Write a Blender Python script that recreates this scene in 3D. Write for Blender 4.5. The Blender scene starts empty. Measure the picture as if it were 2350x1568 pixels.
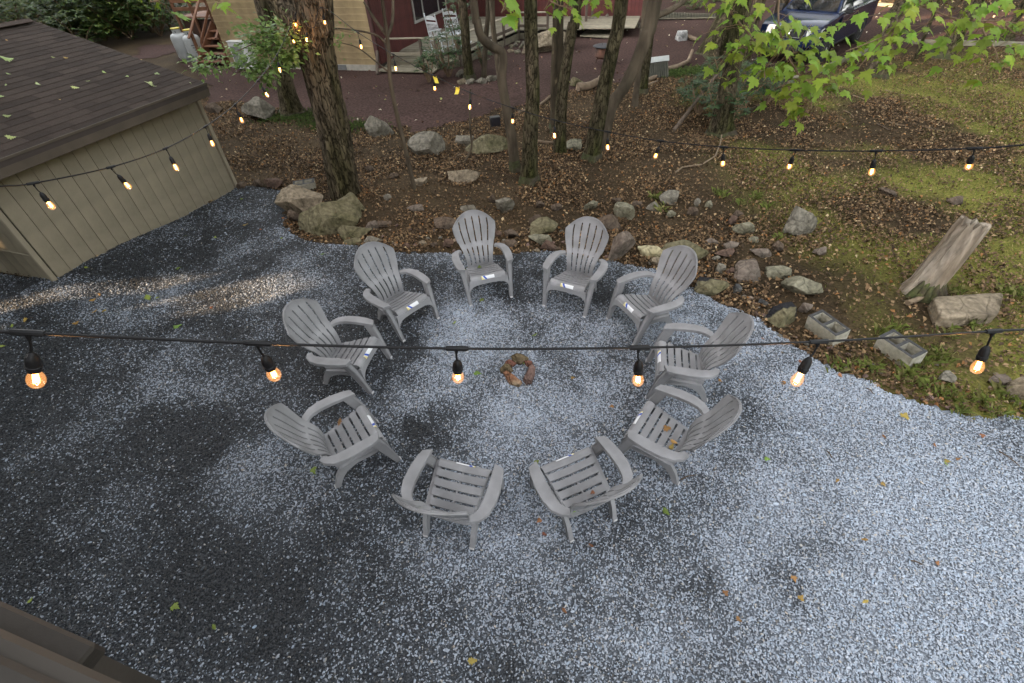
import bpy, math, random
import numpy as np
from mathutils import Vector, Matrix
R = math.radians
rng = np.random.default_rng(7); random.seed(7)
scene = bpy.context.scene
C = scene.collection

# ---------------------------------------------------------------- camera
PITCH, ROLL, CAM_H, FOC = 0.736620365, -0.0594364266, 3.84, 1417.917 / 3067 * 36.0
_c, _s = math.cos(PITCH), math.sin(PITCH)
_cr, _sr = math.cos(ROLL), math.sin(ROLL)
FWD = Vector((0, _c, -_s)); RT0 = Vector((1, 0, 0)); DN0 = Vector((0, -_s, -_c))
RT = RT0 * _cr - DN0 * _sr; DN = RT0 * _sr + DN0 * _cr
cam_d = bpy.data.cameras.new('camera'); cam = bpy.data.objects.new('camera', cam_d); C.objects.link(cam)
cam_d.sensor_width = 36; cam_d.lens = FOC; cam_d.clip_end = 400; cam_d.clip_start = 0.05
m = Matrix((RT, -DN, -FWD)).transposed().to_4x4(); m.translation = (0, 0, CAM_H)
cam.matrix_world = m
scene.camera = cam
# ---------------------------------------------------------------- world, sun, exposure
SUN_EL, SUN_AZ = R(17), Vector((-0.93, -0.36, 0)).normalized()      # SUN_AZ points from the scene to the sun
SUN_DIR = (SUN_AZ * math.cos(SUN_EL) + Vector((0, 0, math.sin(SUN_EL)))).normalized()
w = bpy.data.worlds.new('World'); scene.world = w; w.use_nodes = True
nt = w.node_tree; bg = nt.nodes['Background']
sky = nt.nodes.new('ShaderNodeTexSky'); sky.sky_type = 'NISHITA'; sky.sun_disc = False
sky.sun_elevation = SUN_EL; sky.sun_rotation = math.atan2(SUN_AZ.x, SUN_AZ.y); sky.dust_density = 3.0; sky.air_density = 1.0; sky.ozone_density = 1.0
hs = nt.nodes.new('ShaderNodeHueSaturation'); hs.inputs['Saturation'].default_value = 0.14
nt.links.new(sky.outputs[0], hs.inputs['Color']); nt.links.new(hs.outputs[0], bg.inputs[0]); bg.inputs[1].default_value = 0.15
sun_d = bpy.data.lights.new('sun', 'SUN'); sun_d.energy = 2.6; sun_d.angle = R(0.5); sun_d.color = (1.0, 0.70, 0.42)
sun = bpy.data.objects.new('sun', sun_d); C.objects.link(sun)
sun.rotation_euler = SUN_DIR.to_track_quat('Z', 'Y').to_euler(); sun.location = SUN_DIR * 60
vs = scene.view_settings
vs.view_transform = 'Standard'; vs.look = 'None'; vs.gamma = 1; vs.use_curve_mapping = False
vs.exposure = 3.28
scene.render.engine = 'CYCLES'
cy = scene.cycles
cy.use_denoising = True; cy.max_bounces = 6; cy.diffuse_bounces = 3; cy.glossy_bounces = 2; cy.transmission_bounces = 4
cy.transparent_max_bounces = 8; cy.caustics_reflective = False; cy.caustics_refractive = False; cy.sample_clamp_indirect = 4

# ---------------------------------------------------------------- photo pixel -> place helpers (pixels of a 2349 wide view)
FV = 1417.917 / 1.30566; CX, CY = 1174.5, 784.0
def ray(x, y): return FWD + RT * ((x - CX) / FV) + DN * ((y - CY) / FV)   # unit depth ray
def gv(x, y, z=0.0):
    r = ray(x, y); t = (z - CAM_H) / r.z; return Vector((r.x * t, r.y * t, z))
def ay(x, y, Y):
    r = ray(x, y); t = Y / r.y; return Vector((r.x * t, Y, CAM_H + r.z * t))
def pd(x, y, d): return Vector((0, 0, CAM_H)) + ray(x, y) * d
def depth(P): return (Vector(P) - Vector((0, 0, CAM_H))).dot(FWD)
def pix(P):
    q = Vector(P) - Vector((0, 0, CAM_H)); d = q.dot(FWD)
    return (CX + FV * q.dot(RT) / d, CY + FV * q.dot(DN) / d)
def npix(P):
    Q = np.asarray(P) - np.array([0, 0, CAM_H]); d = Q @ np.array(FWD)
    return CX + FV * (Q @ np.array(RT)) / d, CY + FV * (Q @ np.array(DN)) / d, d

# ---------------------------------------------------------------- noise
def _h(i, j, k, s):
    n = (i * 374761393 + j * 668265263 + k * 2147483647 + s * 974711) & 0xffffffff
    n = ((n ^ (n >> 13)) * 1274126177) & 0xffffffff
    return ((n ^ (n >> 16)) & 0xffff) / 65535.0
def vnoise(P, s=0):
    P = np.asarray(P, float); i = np.floor(P).astype(np.int64); f = P - i; f = f * f * (3 - 2 * f)
    out = 0
    for a in (0, 1):
        for b in (0, 1):
            for c in (0, 1):
                w_ = (f[..., 0] if a else 1 - f[..., 0]) * (f[..., 1] if b else 1 - f[..., 1]) * (f[..., 2] if c else 1 - f[..., 2])
                out = out + w_ * _h(i[..., 0] + a, i[..., 1] + b, i[..., 2] + c, s)
    return out
def fbm(P, o=4, s=0):
    P = np.asarray(P, float); r = 0; a = .5; t = 0
    for k in range(o): r = r + a * vnoise(P * 2 ** k, s + k); t += a; a *= .5
    return r / t
def sstep(a, b, x):
    t = np.clip((x - a) / (b - a), 0, 1); return t * t * (3 - 2 * t)
def pinp(poly, X, Y):
    poly = np.asarray(poly); n = len(poly); ins = np.zeros(np.shape(X), bool); j = n - 1
    for i in range(n):
        xi, yi = poly[i]; xj, yj = poly[j]
        ins ^= ((yi > Y) != (yj > Y)) & (X < (xj - xi) * (Y - yi) / (yj - yi + 1e-12) + xi); j = i
    return ins
def hgt(x, y):                                           # the ground: banked up at the shed's near corner, gently uneven in the woods
    x = np.asarray(x, float); y = np.asarray(y, float)
    h = .20 * sstep(-5.0, -6.4, x) * sstep(8.6, 6.4, y)
    P = np.stack([x * .55, y * .55, x * 0], -1)
    h = h + (fbm(P, 3, 5) - .5) * .22 * sstep(6.0, 9.5, y + .55 * np.abs(x - .3) * (x > 0)) * sstep(20, 14, y)
    return h
def hz(x, y): return float(hgt(np.array([x]), np.array([y]))[0])
def G(x, y):                                              # pixel to the ground sheet itself
    p = gv(x, y)
    for _ in range(4): p = gv(x, y, hz(p.x, p.y))
    return p

# ---------------------------------------------------------------- materials
def srgb(r, g, b):
    f = lambda v: (v / 255) / 12.92 if v / 255 <= .04045 else ((v / 255 + .055) / 1.055) ** 2.4
    return (f(r), f(g), f(b), 1)
def lin(*a): return tuple(a) + (1,)
MATS = {}
def mat(name, col, rough=.7, var=.25, scale=8.0, col2=None, mix_scale=3.0, bump=0.0, bscale=40.0, bdist=.02, spec=.4, metal=0.0, attr=None, stretch=None, w2=.5, mixw=.15, coat=0.0, crack=None):
    """Principled surface whose colour drifts with object-space noise; col2 = second real colour in patches; attr = per-face tone."""
    if name in MATS: return MATS[name]
    m = bpy.data.materials.new(name); m.use_nodes = True; t = m.node_tree; N = t.nodes; L = t.links
    p = N['Principled BSDF']; p.inputs['Roughness'].default_value = rough; p.inputs['Metallic'].default_value = metal
    p.inputs['Specular IOR Level'].default_value = spec; p.inputs['Coat Weight'].default_value = coat
    tc = N.new('ShaderNodeTexCoord'); src = tc.outputs['Object']
    if stretch:
        mp = N.new('ShaderNodeMapping'); mp.inputs['Scale'].default_value = stretch; L.new(src, mp.inputs[0]); src = mp.outputs[0]
    def noise(sc, det=4):
        n = N.new('ShaderNodeTexNoise'); n.inputs['Scale'].default_value = sc; n.inputs['Detail'].default_value = det; L.new(src, n.inputs['Vector']); return n
    cur = None
    base = N.new('ShaderNodeRGB'); base.outputs[0].default_value = col; cur = base.outputs[0]
    if col2 is not None:
        n2 = noise(mix_scale, 6); r = N.new('ShaderNodeMapRange'); r.inputs[1].default_value = w2 - mixw; r.inputs[2].default_value = w2 + mixw; L.new(n2.outputs[0], r.inputs[0])
        mx = N.new('ShaderNodeMix'); mx.data_type = 'RGBA'; L.new(r.outputs[0], mx.inputs[0]); L.new(cur, mx.inputs[6]); mx.inputs[7].default_value = col2; cur = mx.outputs[2]
    if var:
        n1 = noise(scale, 5); r = N.new('ShaderNodeMapRange'); r.inputs[1].default_value = .25; r.inputs[2].default_value = .75
        r.inputs[3].default_value = 1 - var; r.inputs[4].default_value = 1 + var; L.new(n1.outputs[0], r.inputs[0])
        mx = N.new('ShaderNodeMix'); mx.data_type = 'RGBA'; mx.blend_type = 'MULTIPLY'; mx.inputs[0].default_value = 1
        L.new(cur, mx.inputs[6]); L.new(r.outputs[0], mx.inputs[7]); cur = mx.outputs[2]
    if crack:                                   # plates parted by dark fissures
        cs_, cw_, cd_ = crack; nd = noise(cs_ * .8, 3); mxv = N.new('ShaderNodeMix'); mxv.data_type = 'VECTOR'; mxv.inputs[0].default_value = .12; L.new(src, mxv.inputs[4]); L.new(nd.outputs['Color'], mxv.inputs[5])
        vo = N.new('ShaderNodeTexVoronoi'); vo.feature = 'DISTANCE_TO_EDGE'; vo.inputs['Scale'].default_value = cs_; L.new(mxv.outputs[1], vo.inputs['Vector'])
        cr_ = N.new('ShaderNodeMapRange'); cr_.inputs[1].default_value = 0; cr_.inputs[2].default_value = cw_; cr_.inputs[3].default_value = cd_; cr_.inputs[4].default_value = 1.12; L.new(vo.outputs['Distance'], cr_.inputs[0])
        mx = N.new('ShaderNodeMix'); mx.data_type = 'RGBA'; mx.blend_type = 'MULTIPLY'; mx.inputs[0].default_value = 1; L.new(cur, mx.inputs[6]); L.new(cr_.outputs[0], mx.inputs[7]); cur = mx.outputs[2]
    if attr:
        a = N.new('ShaderNodeAttribute'); a.attribute_name = attr
        mx = N.new('ShaderNodeMix'); mx.data_type = 'RGBA'; mx.blend_type = 'MULTIPLY'; mx.inputs[0].default_value = 1
        L.new(cur, mx.inputs[6]); L.new(a.outputs['Color'], mx.inputs[7]); cur = mx.outputs[2]
    L.new(cur, p.inputs['Base Color'])
    if bump:
        nb = noise(bscale, 6); b = N.new('ShaderNodeBump'); b.inputs['Strength'].default_value = min(1, bump); b.inputs['Distance'].default_value = bdist
        hsrc = nb.outputs[0]
        if crack:
            ad = N.new('ShaderNodeMath'); ad.operation = 'MULTIPLY_ADD'; ad.inputs[1].default_value = .8; L.new(cr_.outputs[0], ad.inputs[0]); L.new(nb.outputs[0], ad.inputs[2]); hsrc = ad.outputs[0]
        L.new(hsrc, b.inputs['Height']); L.new(b.outputs[0], p.inputs['Normal'])
    MATS[name] = m; return m
def rnd_mat(name, col, rough=.7, var=.3, **k):
    """as mat() but every object gets its own brightness"""
    m = mat(name, col, rough, **k); 
    if m.get('rnd'): return m
    m['rnd'] = 1; t = m.node_tree; N = t.nodes; L = t.links; p = N['Principled BSDF']
    src = p.inputs['Base Color'].links[0].from_socket
    o = N.new('ShaderNodeObjectInfo'); r = N.new('ShaderNodeMapRange'); r.inputs[3].default_value = 1 - var; r.inputs[4].default_value = 1 + var
    L.new(o.outputs['Random'], r.inputs[0]); mx = N.new('ShaderNodeMix'); mx.data_type = 'RGBA'; mx.blend_type = 'MULTIPLY'; mx.inputs[0].default_value = 1
    L.new(src, mx.inputs[6]); L.new(r.outputs[0], mx.inputs[7]); L.new(mx.outputs[2], p.inputs['Base Color']); return m
def leafmat(name, col, attr='tone', trans=.35, rough=.5):
    if name in MATS: return MATS[name]
    m = bpy.data.materials.new(name); m.use_nodes = True; t = m.node_tree; N = t.nodes; L = t.links; p = N['Principled BSDF']
    p.inputs['Roughness'].default_value = rough; p.inputs['Specular IOR Level'].default_value = .2
    cur = N.new('ShaderNodeRGB'); cur.outputs[0].default_value = col; cur = cur.outputs[0]
    if attr == 'object':
        o = N.new('ShaderNodeObjectInfo'); r = N.new('ShaderNodeMapRange'); r.inputs[3].default_value = .65; r.inputs[4].default_value = 1.3; L.new(o.outputs['Random'], r.inputs[0]); fac = r.outputs[0]
        hv_ = N.new('ShaderNodeHueSaturation'); wn_ = N.new('ShaderNodeTexWhiteNoise'); wn_.noise_dimensions = '1D'; L.new(o.outputs['Random'], wn_.inputs['W']); hr_ = N.new('ShaderNodeMapRange'); hr_.inputs[3].default_value = .475; hr_.inputs[4].default_value = .525; L.new(wn_.outputs['Value'], hr_.inputs[0]); L.new(hr_.outputs[0], hv_.inputs['Hue']); L.new(cur, hv_.inputs['Color']); cur = hv_.outputs[0]
    else:
        a = N.new('ShaderNodeAttribute'); a.attribute_name = attr; fac = a.outputs['Color']
    mx = N.new('ShaderNodeMix'); mx.data_type = 'RGBA'; mx.blend_type = 'MULTIPLY'; mx.inputs[0].default_value = 1
    L.new(cur, mx.inputs[6]); L.new(fac, mx.inputs[7]); L.new(mx.outputs[2], p.inputs['Base Color'])
    if trans:
        tr = N.new('ShaderNodeBsdfTranslucent'); L.new(mx.outputs[2], tr.inputs[0]); ms = N.new('ShaderNodeMixShader'); ms.inputs[0].default_value = trans
        L.new(p.outputs[0], ms.inputs[1]); L.new(tr.outputs[0], ms.inputs[2]); L.new(ms.outputs[0], N['Material Output'].inputs[0])
    MATS[name] = m; return m

# ---------------------------------------------------------------- mesh helpers
class MB:
    def __init__(s): s.v = []; s.f = []
    def add(s, v, f):
        o = len(s.v); s.v += [tuple(p) for p in v]; s.f += [tuple(i + o for i in q) for q in f]; return s
    def box(s, c, size, rot=None, ch=0.0):
        """box with chamfered edges; rot = 3x3 matrix or z angle"""
        hx, hy, hz_ = [a / 2 for a in size]; ch = min(ch, hx * .9, hy * .9, hz_ * .9); M = rot if isinstance(rot, Matrix) else Matrix.Rotation(rot or 0, 3, 'Z'); c = Vector(c)
        T = lambda x, y, z: c + M @ Vector((x, y, z))
        if ch <= 0:
            v = [T(x, y, z) for x in (-hx, hx) for y in (-hy, hy) for z in (-hz_, hz_)]
            return s.add(v, [(0, 1, 3, 2), (4, 6, 7, 5), (0, 4, 5, 1), (2, 3, 7, 6), (0, 2, 6, 4), (1, 5, 7, 3)])
        v = []; idx = {}
        for x in (-1, 1):
            for y in (-1, 1):
                for z in (-1, 1):
                    for a in range(3):
                        q = [x * hx, y * hy, z * hz_]
                        for b in range(3):
                            if b != a: q[b] -= (x, y, z)[b] * ch
                        idx[(x, y, z, a)] = len(v); v.append(T(*q))
        f = []
        for a in range(3):
            b, d = (a + 1) % 3, (a + 2) % 3
            for sg in (-1, 1):
                q = []
                for (p, r) in ((-1, -1), (1, -1), (1, 1), (-1, 1)):
                    k = [0, 0, 0]; k[a] = sg; k[b] = p; k[d] = r; q.append(idx[(*k, a)])
                f.append(tuple(q if sg > 0 else q[::-1]))
            for p in (-1, 1):
                for r in (-1, 1):
                    k1 = [0, 0, 0]; k1[b] = p; k1[d] = r; k2 = list(k1); k1[a] = -1; k2[a] = 1
                    q = [idx[(*k1, b)], idx[(*k2, b)], idx[(*k2, d)], idx[(*k1, d)]]; f.append(tuple(q if p * r > 0 else q[::-1]))
        for x in (-1, 1):
            for y in (-1, 1):
                for z in (-1, 1):
                    q = [idx[(x, y, z, a)] for a in range(3)]; f.append(tuple(q if x * y * z > 0 else q[::-1]))
        return s.add(v, f)
    def bar(s, a, b, w_, h, ch=0.0, up=(0, 0, 1)):
        """rectangular bar from a to b, width w_ across, h along up"""
        a = Vector(a); b = Vector(b); d = (b - a); L_ = d.length; d.normalize(); u = Vector(up); x = d.cross(u)
        if x.length < 1e-4: x = d.cross(Vector((1, 0, 0)))
        x.normalize(); u = x.cross(d); return s.box((a + b) / 2, (w_, L_, h), Matrix((x, d, u)).transposed(), ch)
    def tube(s, pts, rad, n=8, cap=True, jit=None):
        pts = [Vector(p) for p in pts]; k = len(pts); rad = rad if hasattr(rad, '__len__') else [rad] * k
        o = len(s.v); ref = Vector((0.31, 0.87, 0.12)); V = []
        for i in range(k):
            d = (pts[min(i + 1, k - 1)] - pts[max(i - 1, 0)]); d.normalize()
            x = ref - d * ref.dot(d); x.normalize(); ref = x; y = d.cross(x)
            for j in range(n):
                a = 2 * math.pi * j / n; r = rad[i] * ((jit[i, j] if isinstance(jit, np.ndarray) else jit(i / (k - 1), a, pts[i])) if jit is not None else 1)
                V.append(pts[i] + (x * math.cos(a) + y * math.sin(a)) * r)
        F = [(i * n + j, i * n + (j + 1) % n, (i + 1) * n + (j + 1) % n, (i + 1) * n + j) for i in range(k - 1) for j in range(n)]
        if cap: F += [tuple(range(n))[::-1], tuple((k - 1) * n + j for j in range(n))]
        return s.add(V, F)
    def lathe(s, prof, n=20, c=(0, 0, 0), M=None):
        """prof = (r, z) list"""
        c = Vector(c); M = M or Matrix.Identity(3); V = []
        for r, z in prof:
            for j in range(n):
                a = 2 * math.pi * j / n; V.append(c + M @ Vector((r * math.cos(a), r * math.sin(a), z)))
        k = len(prof); F = [(i * n + j, i * n + (j + 1) % n, (i + 1) * n + (j + 1) % n, (i + 1) * n + j) for i in range(k - 1) for j in range(n)]
        if prof[0][0] > 1e-4: F.append(tuple(range(n))[::-1])
        if prof[-1][0] > 1e-4: F.append(tuple((k - 1) * n + j for j in range(n)))
        return s.add(V, F)
    def prism(s, poly, fn0, fn1):
        """polygon (2d list) mapped by fn0 and fn1 to the two faces"""
        n = len(poly); V = [fn0(*p) for p in poly] + [fn1(*p) for p in poly]
        return s.add(V, [tuple(range(n))[::-1], tuple(range(n, 2 * n))] + [(i, (i + 1) % n, n + (i + 1) % n, n + i) for i in range(n)])
    def mesh(s, name, m=None, smooth=None, tone=None):
        me = bpy.data.meshes.new(name); me.from_pydata(s.v, [], s.f)
        if m: me.materials.append(m)
        if smooth is not None:
            me.polygons.foreach_set('use_smooth', [True] * len(me.polygons)); me.set_sharp_from_angle(angle=R(smooth))
        if tone is not None:
            at = me.color_attributes.new('tone', 'FLOAT_COLOR', 'POINT'); at.data.foreach_set('color', np.asarray(tone, np.float32).ravel())
        me.update(); return me
    def build(s, name, m, parent=None, smooth=None, tone=None): return link(name, s.mesh(name, m, smooth, tone), parent)
def link(name, me, parent=None, loc=None):
    o = bpy.data.objects.new(name, me); C.objects.link(o)
    if parent: o.parent = parent
    if loc is not None: o.location = loc
    return o
def tag(o, label=None, cat=None, group=None, kind=None):
    if label: o['label'] = label
    if cat: o['category'] = cat
    if group: o['group'] = group
    if kind: o['kind'] = kind
    return o
def thing(name, label, cat, loc=(0, 0, 0), rz=0, group=None):
    o = bpy.data.objects.new(name, None); C.objects.link(o); o.location = loc; o.rotation_euler = (0, 0, rz); o.empty_display_size = .1
    return tag(o, label, cat, group)
KIDS = {}
def copy_tree(o, parent=None):
    c = o.copy(); C.objects.link(c); c.parent = parent
    for ch in o.children: copy_tree(ch, c)
    return c
def np_mesh(name, V, F, m, tone=None, smooth=False):
    me = bpy.data.meshes.new(name); V = np.asarray(V, np.float32); F = np.asarray(F, np.int32); k = F.shape[1]
    me.vertices.add(len(V)); me.vertices.foreach_set('co', V.ravel()); me.loops.add(F.size); me.loops.foreach_set('vertex_index', F.ravel())
    me.polygons.add(len(F)); me.polygons.foreach_set('loop_start', np.arange(0, F.size, k, dtype=np.int32)); me.polygons.foreach_set('loop_total', np.full(len(F), k, np.int32))
    if smooth: me.polygons.foreach_set('use_smooth', np.ones(len(F), bool))
    if m: me.materials.append(m)
    if tone is not None:
        at = me.color_attributes.new('tone', 'FLOAT_COLOR', 'POINT'); at.data.foreach_set('color', np.asarray(tone, np.float32).ravel())
    me.update(calc_edges=True); return me
def rand_rot(n, tilt):
    """n rotation frames: yaw random, tilt up to given radians"""
    a = rng.uniform(0, 2 * np.pi, n); b = rng.normal(0, tilt, n); c = rng.normal(0, tilt, n)
    ca, sa, cb, sb, cc, sc_ = np.cos(a), np.sin(a), np.cos(b), np.sin(b), np.cos(c), np.sin(c)
    X = np.stack([ca * cb, sa * cb, -sb], -1); Y = np.stack([ca * sb * sc_ - sa * cc, sa * sb * sc_ + ca * cc, cb * sc_], -1)
    return X, Y, np.cross(X, Y)
def leaf_cloud(P, size, aspect, tilt, tone, fold=.25, X=None):
    """folded lozenge leaves (4 verts + 2 mid, 4 tris) at P"""
    n = len(P); a, b, c = rand_rot(n, tilt)
    if X is not None:
        a = X / np.linalg.norm(X, axis=1, keepdims=True); b = np.cross(rng.normal(size=(n, 3)), a); b /= np.linalg.norm(b, axis=1, keepdims=True); c = np.cross(a, b)
    L_ = size[:, None]; W_ = L_ * aspect / 2
    base = P - a * L_ * .5; tip = P + a * L_ * .5 - c * L_ * fold * .5
    l = P + b * W_ + c * L_ * fold * .35 - a * L_ * .05; r_ = P - b * W_ + c * L_ * fold * .35 - a * L_ * .05; mid = P
    V = np.stack([base, l, tip, r_, mid], 1).reshape(-1, 3)
    o = np.arange(n)[:, None] * 5
    F = np.concatenate([o + np.array([[0, 4, 1]]), o + np.array([[4, 2, 1]]), o + np.array([[0, 3, 4]]), o + np.array([[4, 3, 2]])], 0)
    return V, F, np.repeat(tone, 5, 0)
def tones(n, cols, wts, jitter=.25):
    cols = np.asarray(cols, float); i = rng.choice(len(cols), n, p=np.asarray(wts) / np.sum(wts)); t = cols[i] * (1 + rng.uniform(-jitter, jitter, (n, 1)))
    return np.concatenate([t, np.ones((n, 1))], 1)
# ================================================================ THE SETTING
PAD_V = [(126, 643), (330, 537), (541, 428), (600, 433), (652, 440), (650, 480), (655, 520), (690, 548), (760, 560), (820, 568), (900, 575), (1000, 581), (1080, 586), (1180, 580), (1300, 588), (1400, 604), (1480, 616), (1560, 655), (1640, 695), (1720, 728), (1790, 775), (1850, 812), (1930, 852), (2000, 882), (2100, 918), (2200, 943), (2349, 976)]
PAD = [tuple(G(*p)[:2]) for p in PAD_V] + [(7.5, 1.3), (11, -1), (11, -5), (-13, -5), (-13, 8.5), (-7.6, 6.2)]
YARD_V = [(400, 120), (470, 190), (478, 240), (560, 236), (640, 252), (720, 288), (800, 300), (880, 292), (960, 297), (1060, 276), (1150, 252), (1250, 228), (1340, 206), (1420, 192), (1500, 176), (1580, 162), (1640, 138), (1700, 134), (1760, 165), (1850, 172), (1875, 166), (1988, 121), (2157, 101), (2349, 106)]
YARD = [tuple(G(*p)[:2]) for p in YARD_V] + [(30, 13), (40, 17), (27, 24.3), tuple(gv(2349, 24)[:2]), tuple(gv(2179, 23)[:2]), tuple(gv(2014, 14)[:2]), tuple(gv(1950, -30)[:2]), (16, 45), (-2, 45), (-5, 24), (-16, 26), (-15, 22)]
def jig(X, Y, s, a): 
    P = np.stack([X / s, Y / s, X * 0], -1); return X + (fbm(P, 3, 11) - .5) * a, Y + (fbm(P, 3, 17) - .5) * a
def in_pad(X, Y): x, y = jig(X, Y, .35, .22); return pinp(PAD, x, y)
def in_yard(X, Y): x, y = jig(X, Y, .8, .9); return pinp(YARD, x, y)
def grid_sheet(xs, ys, dz=0.0, keep=None, hf=hgt):
    X, Y = np.meshgrid(xs, ys, indexing='ij'); Z = hf(X, Y) + dz; V = np.stack([X, Y, Z], -1).reshape(-1, 3); ny = len(ys)
    i, j = np.meshgrid(np.arange(len(xs) - 1), np.arange(ny - 1), indexing='ij'); q = (i * ny + j).ravel(); F = np.stack([q, q + ny, q + ny + 1, q + 1], -1)
    if keep is not None:
        c = V[F].mean(1); F = F[keep(c[:, 0], c[:, 1])]; u, inv = np.unique(F, return_inverse=True); V = V[u]; F = inv.reshape(-1, 4)
    return V, F
# --- ground sheet
def moss_mask(X, Y):
    P = np.stack([X * .45, Y * .45, X * 0 + 3], -1)
    return sstep(3.2, 5.2, X - .10 * (Y - 4)) * sstep(.42, .62, fbm(P, 4, 3) + .10 * sstep(4.5, 7.5, X)) * sstep(15.5, 13, Y - .1 * X)
xs = np.concatenate([[-300, -120, -60, -35], np.arange(-22, 26, .16), [32, 60, 120, 300]]); ys = np.concatenate([[-300, -80, -30, -12], np.arange(-6, 32, .16), [36, 44, 60, 120, 300]])
V, F = grid_sheet(xs, ys, -.012)
mm = moss_mask(V[:, 0], V[:, 1])[:, None]; n1 = fbm(V * np.array([1.3, 1.3, 0]), 4, 21)[:, None]
soil = np.array([[.042, .029, .016]]) * (.5 + n1 * 1.1); moss = np.array([[.125, .12, .028]]) * (.6 + n1 * .8)
tn = np.concatenate([soil * (1 - mm) + moss * mm, np.ones_like(mm)], 1)
g = link('ground', np_mesh('ground', V, F, mat('soil', lin(1, 1, 1), .95, .55, 30, bump=.9, bscale=22, attr='tone', spec=.1), tn, True)); tag(g, kind='structure')
# --- red stone yard and drive
V, F = grid_sheet(np.arange(-18, 40, .2), np.arange(10, 46, .2), .004, in_yard)
m_red = mat('red_stone_fines', lin(.056, .033, .028), .95, .7, 16, lin(.037, .022, .018), .35, .8, 30, spec=.1)
tag(link('red_gravel_yard', np_mesh('yard', V, F, m_red, None, True)), kind='structure')
# --- loose chippings: pale stone strewn over dark stone; tones also carry some shade at left, skylight at right
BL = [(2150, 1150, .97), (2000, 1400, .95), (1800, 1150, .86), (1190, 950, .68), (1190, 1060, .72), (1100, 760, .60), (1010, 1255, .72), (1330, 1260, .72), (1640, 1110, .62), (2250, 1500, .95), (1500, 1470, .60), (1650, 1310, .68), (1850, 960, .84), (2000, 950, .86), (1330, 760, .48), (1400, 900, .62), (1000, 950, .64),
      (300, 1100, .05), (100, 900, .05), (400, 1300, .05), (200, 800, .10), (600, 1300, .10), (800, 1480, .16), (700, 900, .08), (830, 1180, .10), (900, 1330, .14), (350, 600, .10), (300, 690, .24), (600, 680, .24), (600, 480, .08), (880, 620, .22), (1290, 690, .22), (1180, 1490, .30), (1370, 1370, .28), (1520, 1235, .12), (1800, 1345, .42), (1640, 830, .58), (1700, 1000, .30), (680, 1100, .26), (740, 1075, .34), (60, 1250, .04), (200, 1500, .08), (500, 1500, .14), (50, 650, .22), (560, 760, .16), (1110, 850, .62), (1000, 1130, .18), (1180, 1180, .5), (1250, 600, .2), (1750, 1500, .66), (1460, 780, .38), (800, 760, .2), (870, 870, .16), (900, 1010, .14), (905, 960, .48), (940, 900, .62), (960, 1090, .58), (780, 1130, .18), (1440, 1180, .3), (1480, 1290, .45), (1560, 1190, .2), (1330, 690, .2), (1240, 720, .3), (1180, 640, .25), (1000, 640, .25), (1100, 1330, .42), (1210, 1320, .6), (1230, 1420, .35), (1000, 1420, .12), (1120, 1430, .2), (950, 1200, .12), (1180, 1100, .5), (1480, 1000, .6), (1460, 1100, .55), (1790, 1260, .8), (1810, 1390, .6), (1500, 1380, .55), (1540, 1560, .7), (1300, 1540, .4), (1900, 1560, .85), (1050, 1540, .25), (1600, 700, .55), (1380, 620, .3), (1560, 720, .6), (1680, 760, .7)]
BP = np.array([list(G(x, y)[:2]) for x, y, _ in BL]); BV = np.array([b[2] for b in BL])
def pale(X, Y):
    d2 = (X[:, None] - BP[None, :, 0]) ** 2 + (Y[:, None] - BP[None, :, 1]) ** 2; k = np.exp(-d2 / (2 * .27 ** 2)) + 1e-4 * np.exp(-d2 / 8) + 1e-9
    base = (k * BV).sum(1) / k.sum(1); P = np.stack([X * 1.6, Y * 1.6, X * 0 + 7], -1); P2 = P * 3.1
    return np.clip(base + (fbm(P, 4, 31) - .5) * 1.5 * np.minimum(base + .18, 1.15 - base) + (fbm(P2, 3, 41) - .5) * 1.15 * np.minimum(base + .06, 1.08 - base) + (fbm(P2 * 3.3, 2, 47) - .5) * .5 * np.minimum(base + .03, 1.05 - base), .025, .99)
# --- gravel pad: the bed of fines under the chippings, toned by the same mix of stone and light
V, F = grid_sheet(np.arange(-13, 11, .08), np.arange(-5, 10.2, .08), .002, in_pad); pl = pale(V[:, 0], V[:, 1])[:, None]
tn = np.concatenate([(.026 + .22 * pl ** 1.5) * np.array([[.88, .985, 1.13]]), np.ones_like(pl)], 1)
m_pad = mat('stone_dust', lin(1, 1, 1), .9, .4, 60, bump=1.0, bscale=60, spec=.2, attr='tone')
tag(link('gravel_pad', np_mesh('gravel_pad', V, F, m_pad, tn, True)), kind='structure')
def in_view(P, m=430):
    x, y, d = npix(P); return (d > .5) & (x > -m) & (x < 2349 + m) & (y > -m) & (y < 1568 + m)
N = 1560000
X = rng.uniform(-10, 9, N); Y = rng.uniform(.6, 9.8, N)
k = (rng.uniform(0, 1, N) < np.interp(Y, [1, 3.5, 6, 9.5], [1, .95, .72, .45])); X, Y = X[k], Y[k]
Pz = np.stack([X, Y, hgt(X, Y)], -1); k = in_view(Pz) & pinp(PAD, *jig(X, Y, .35, .30)); Pz = Pz[k]; n = len(Pz)
pl = pale(Pz[:, 0], Pz[:, 1]); isp = rng.uniform(0, 1, n) < pl
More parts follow.
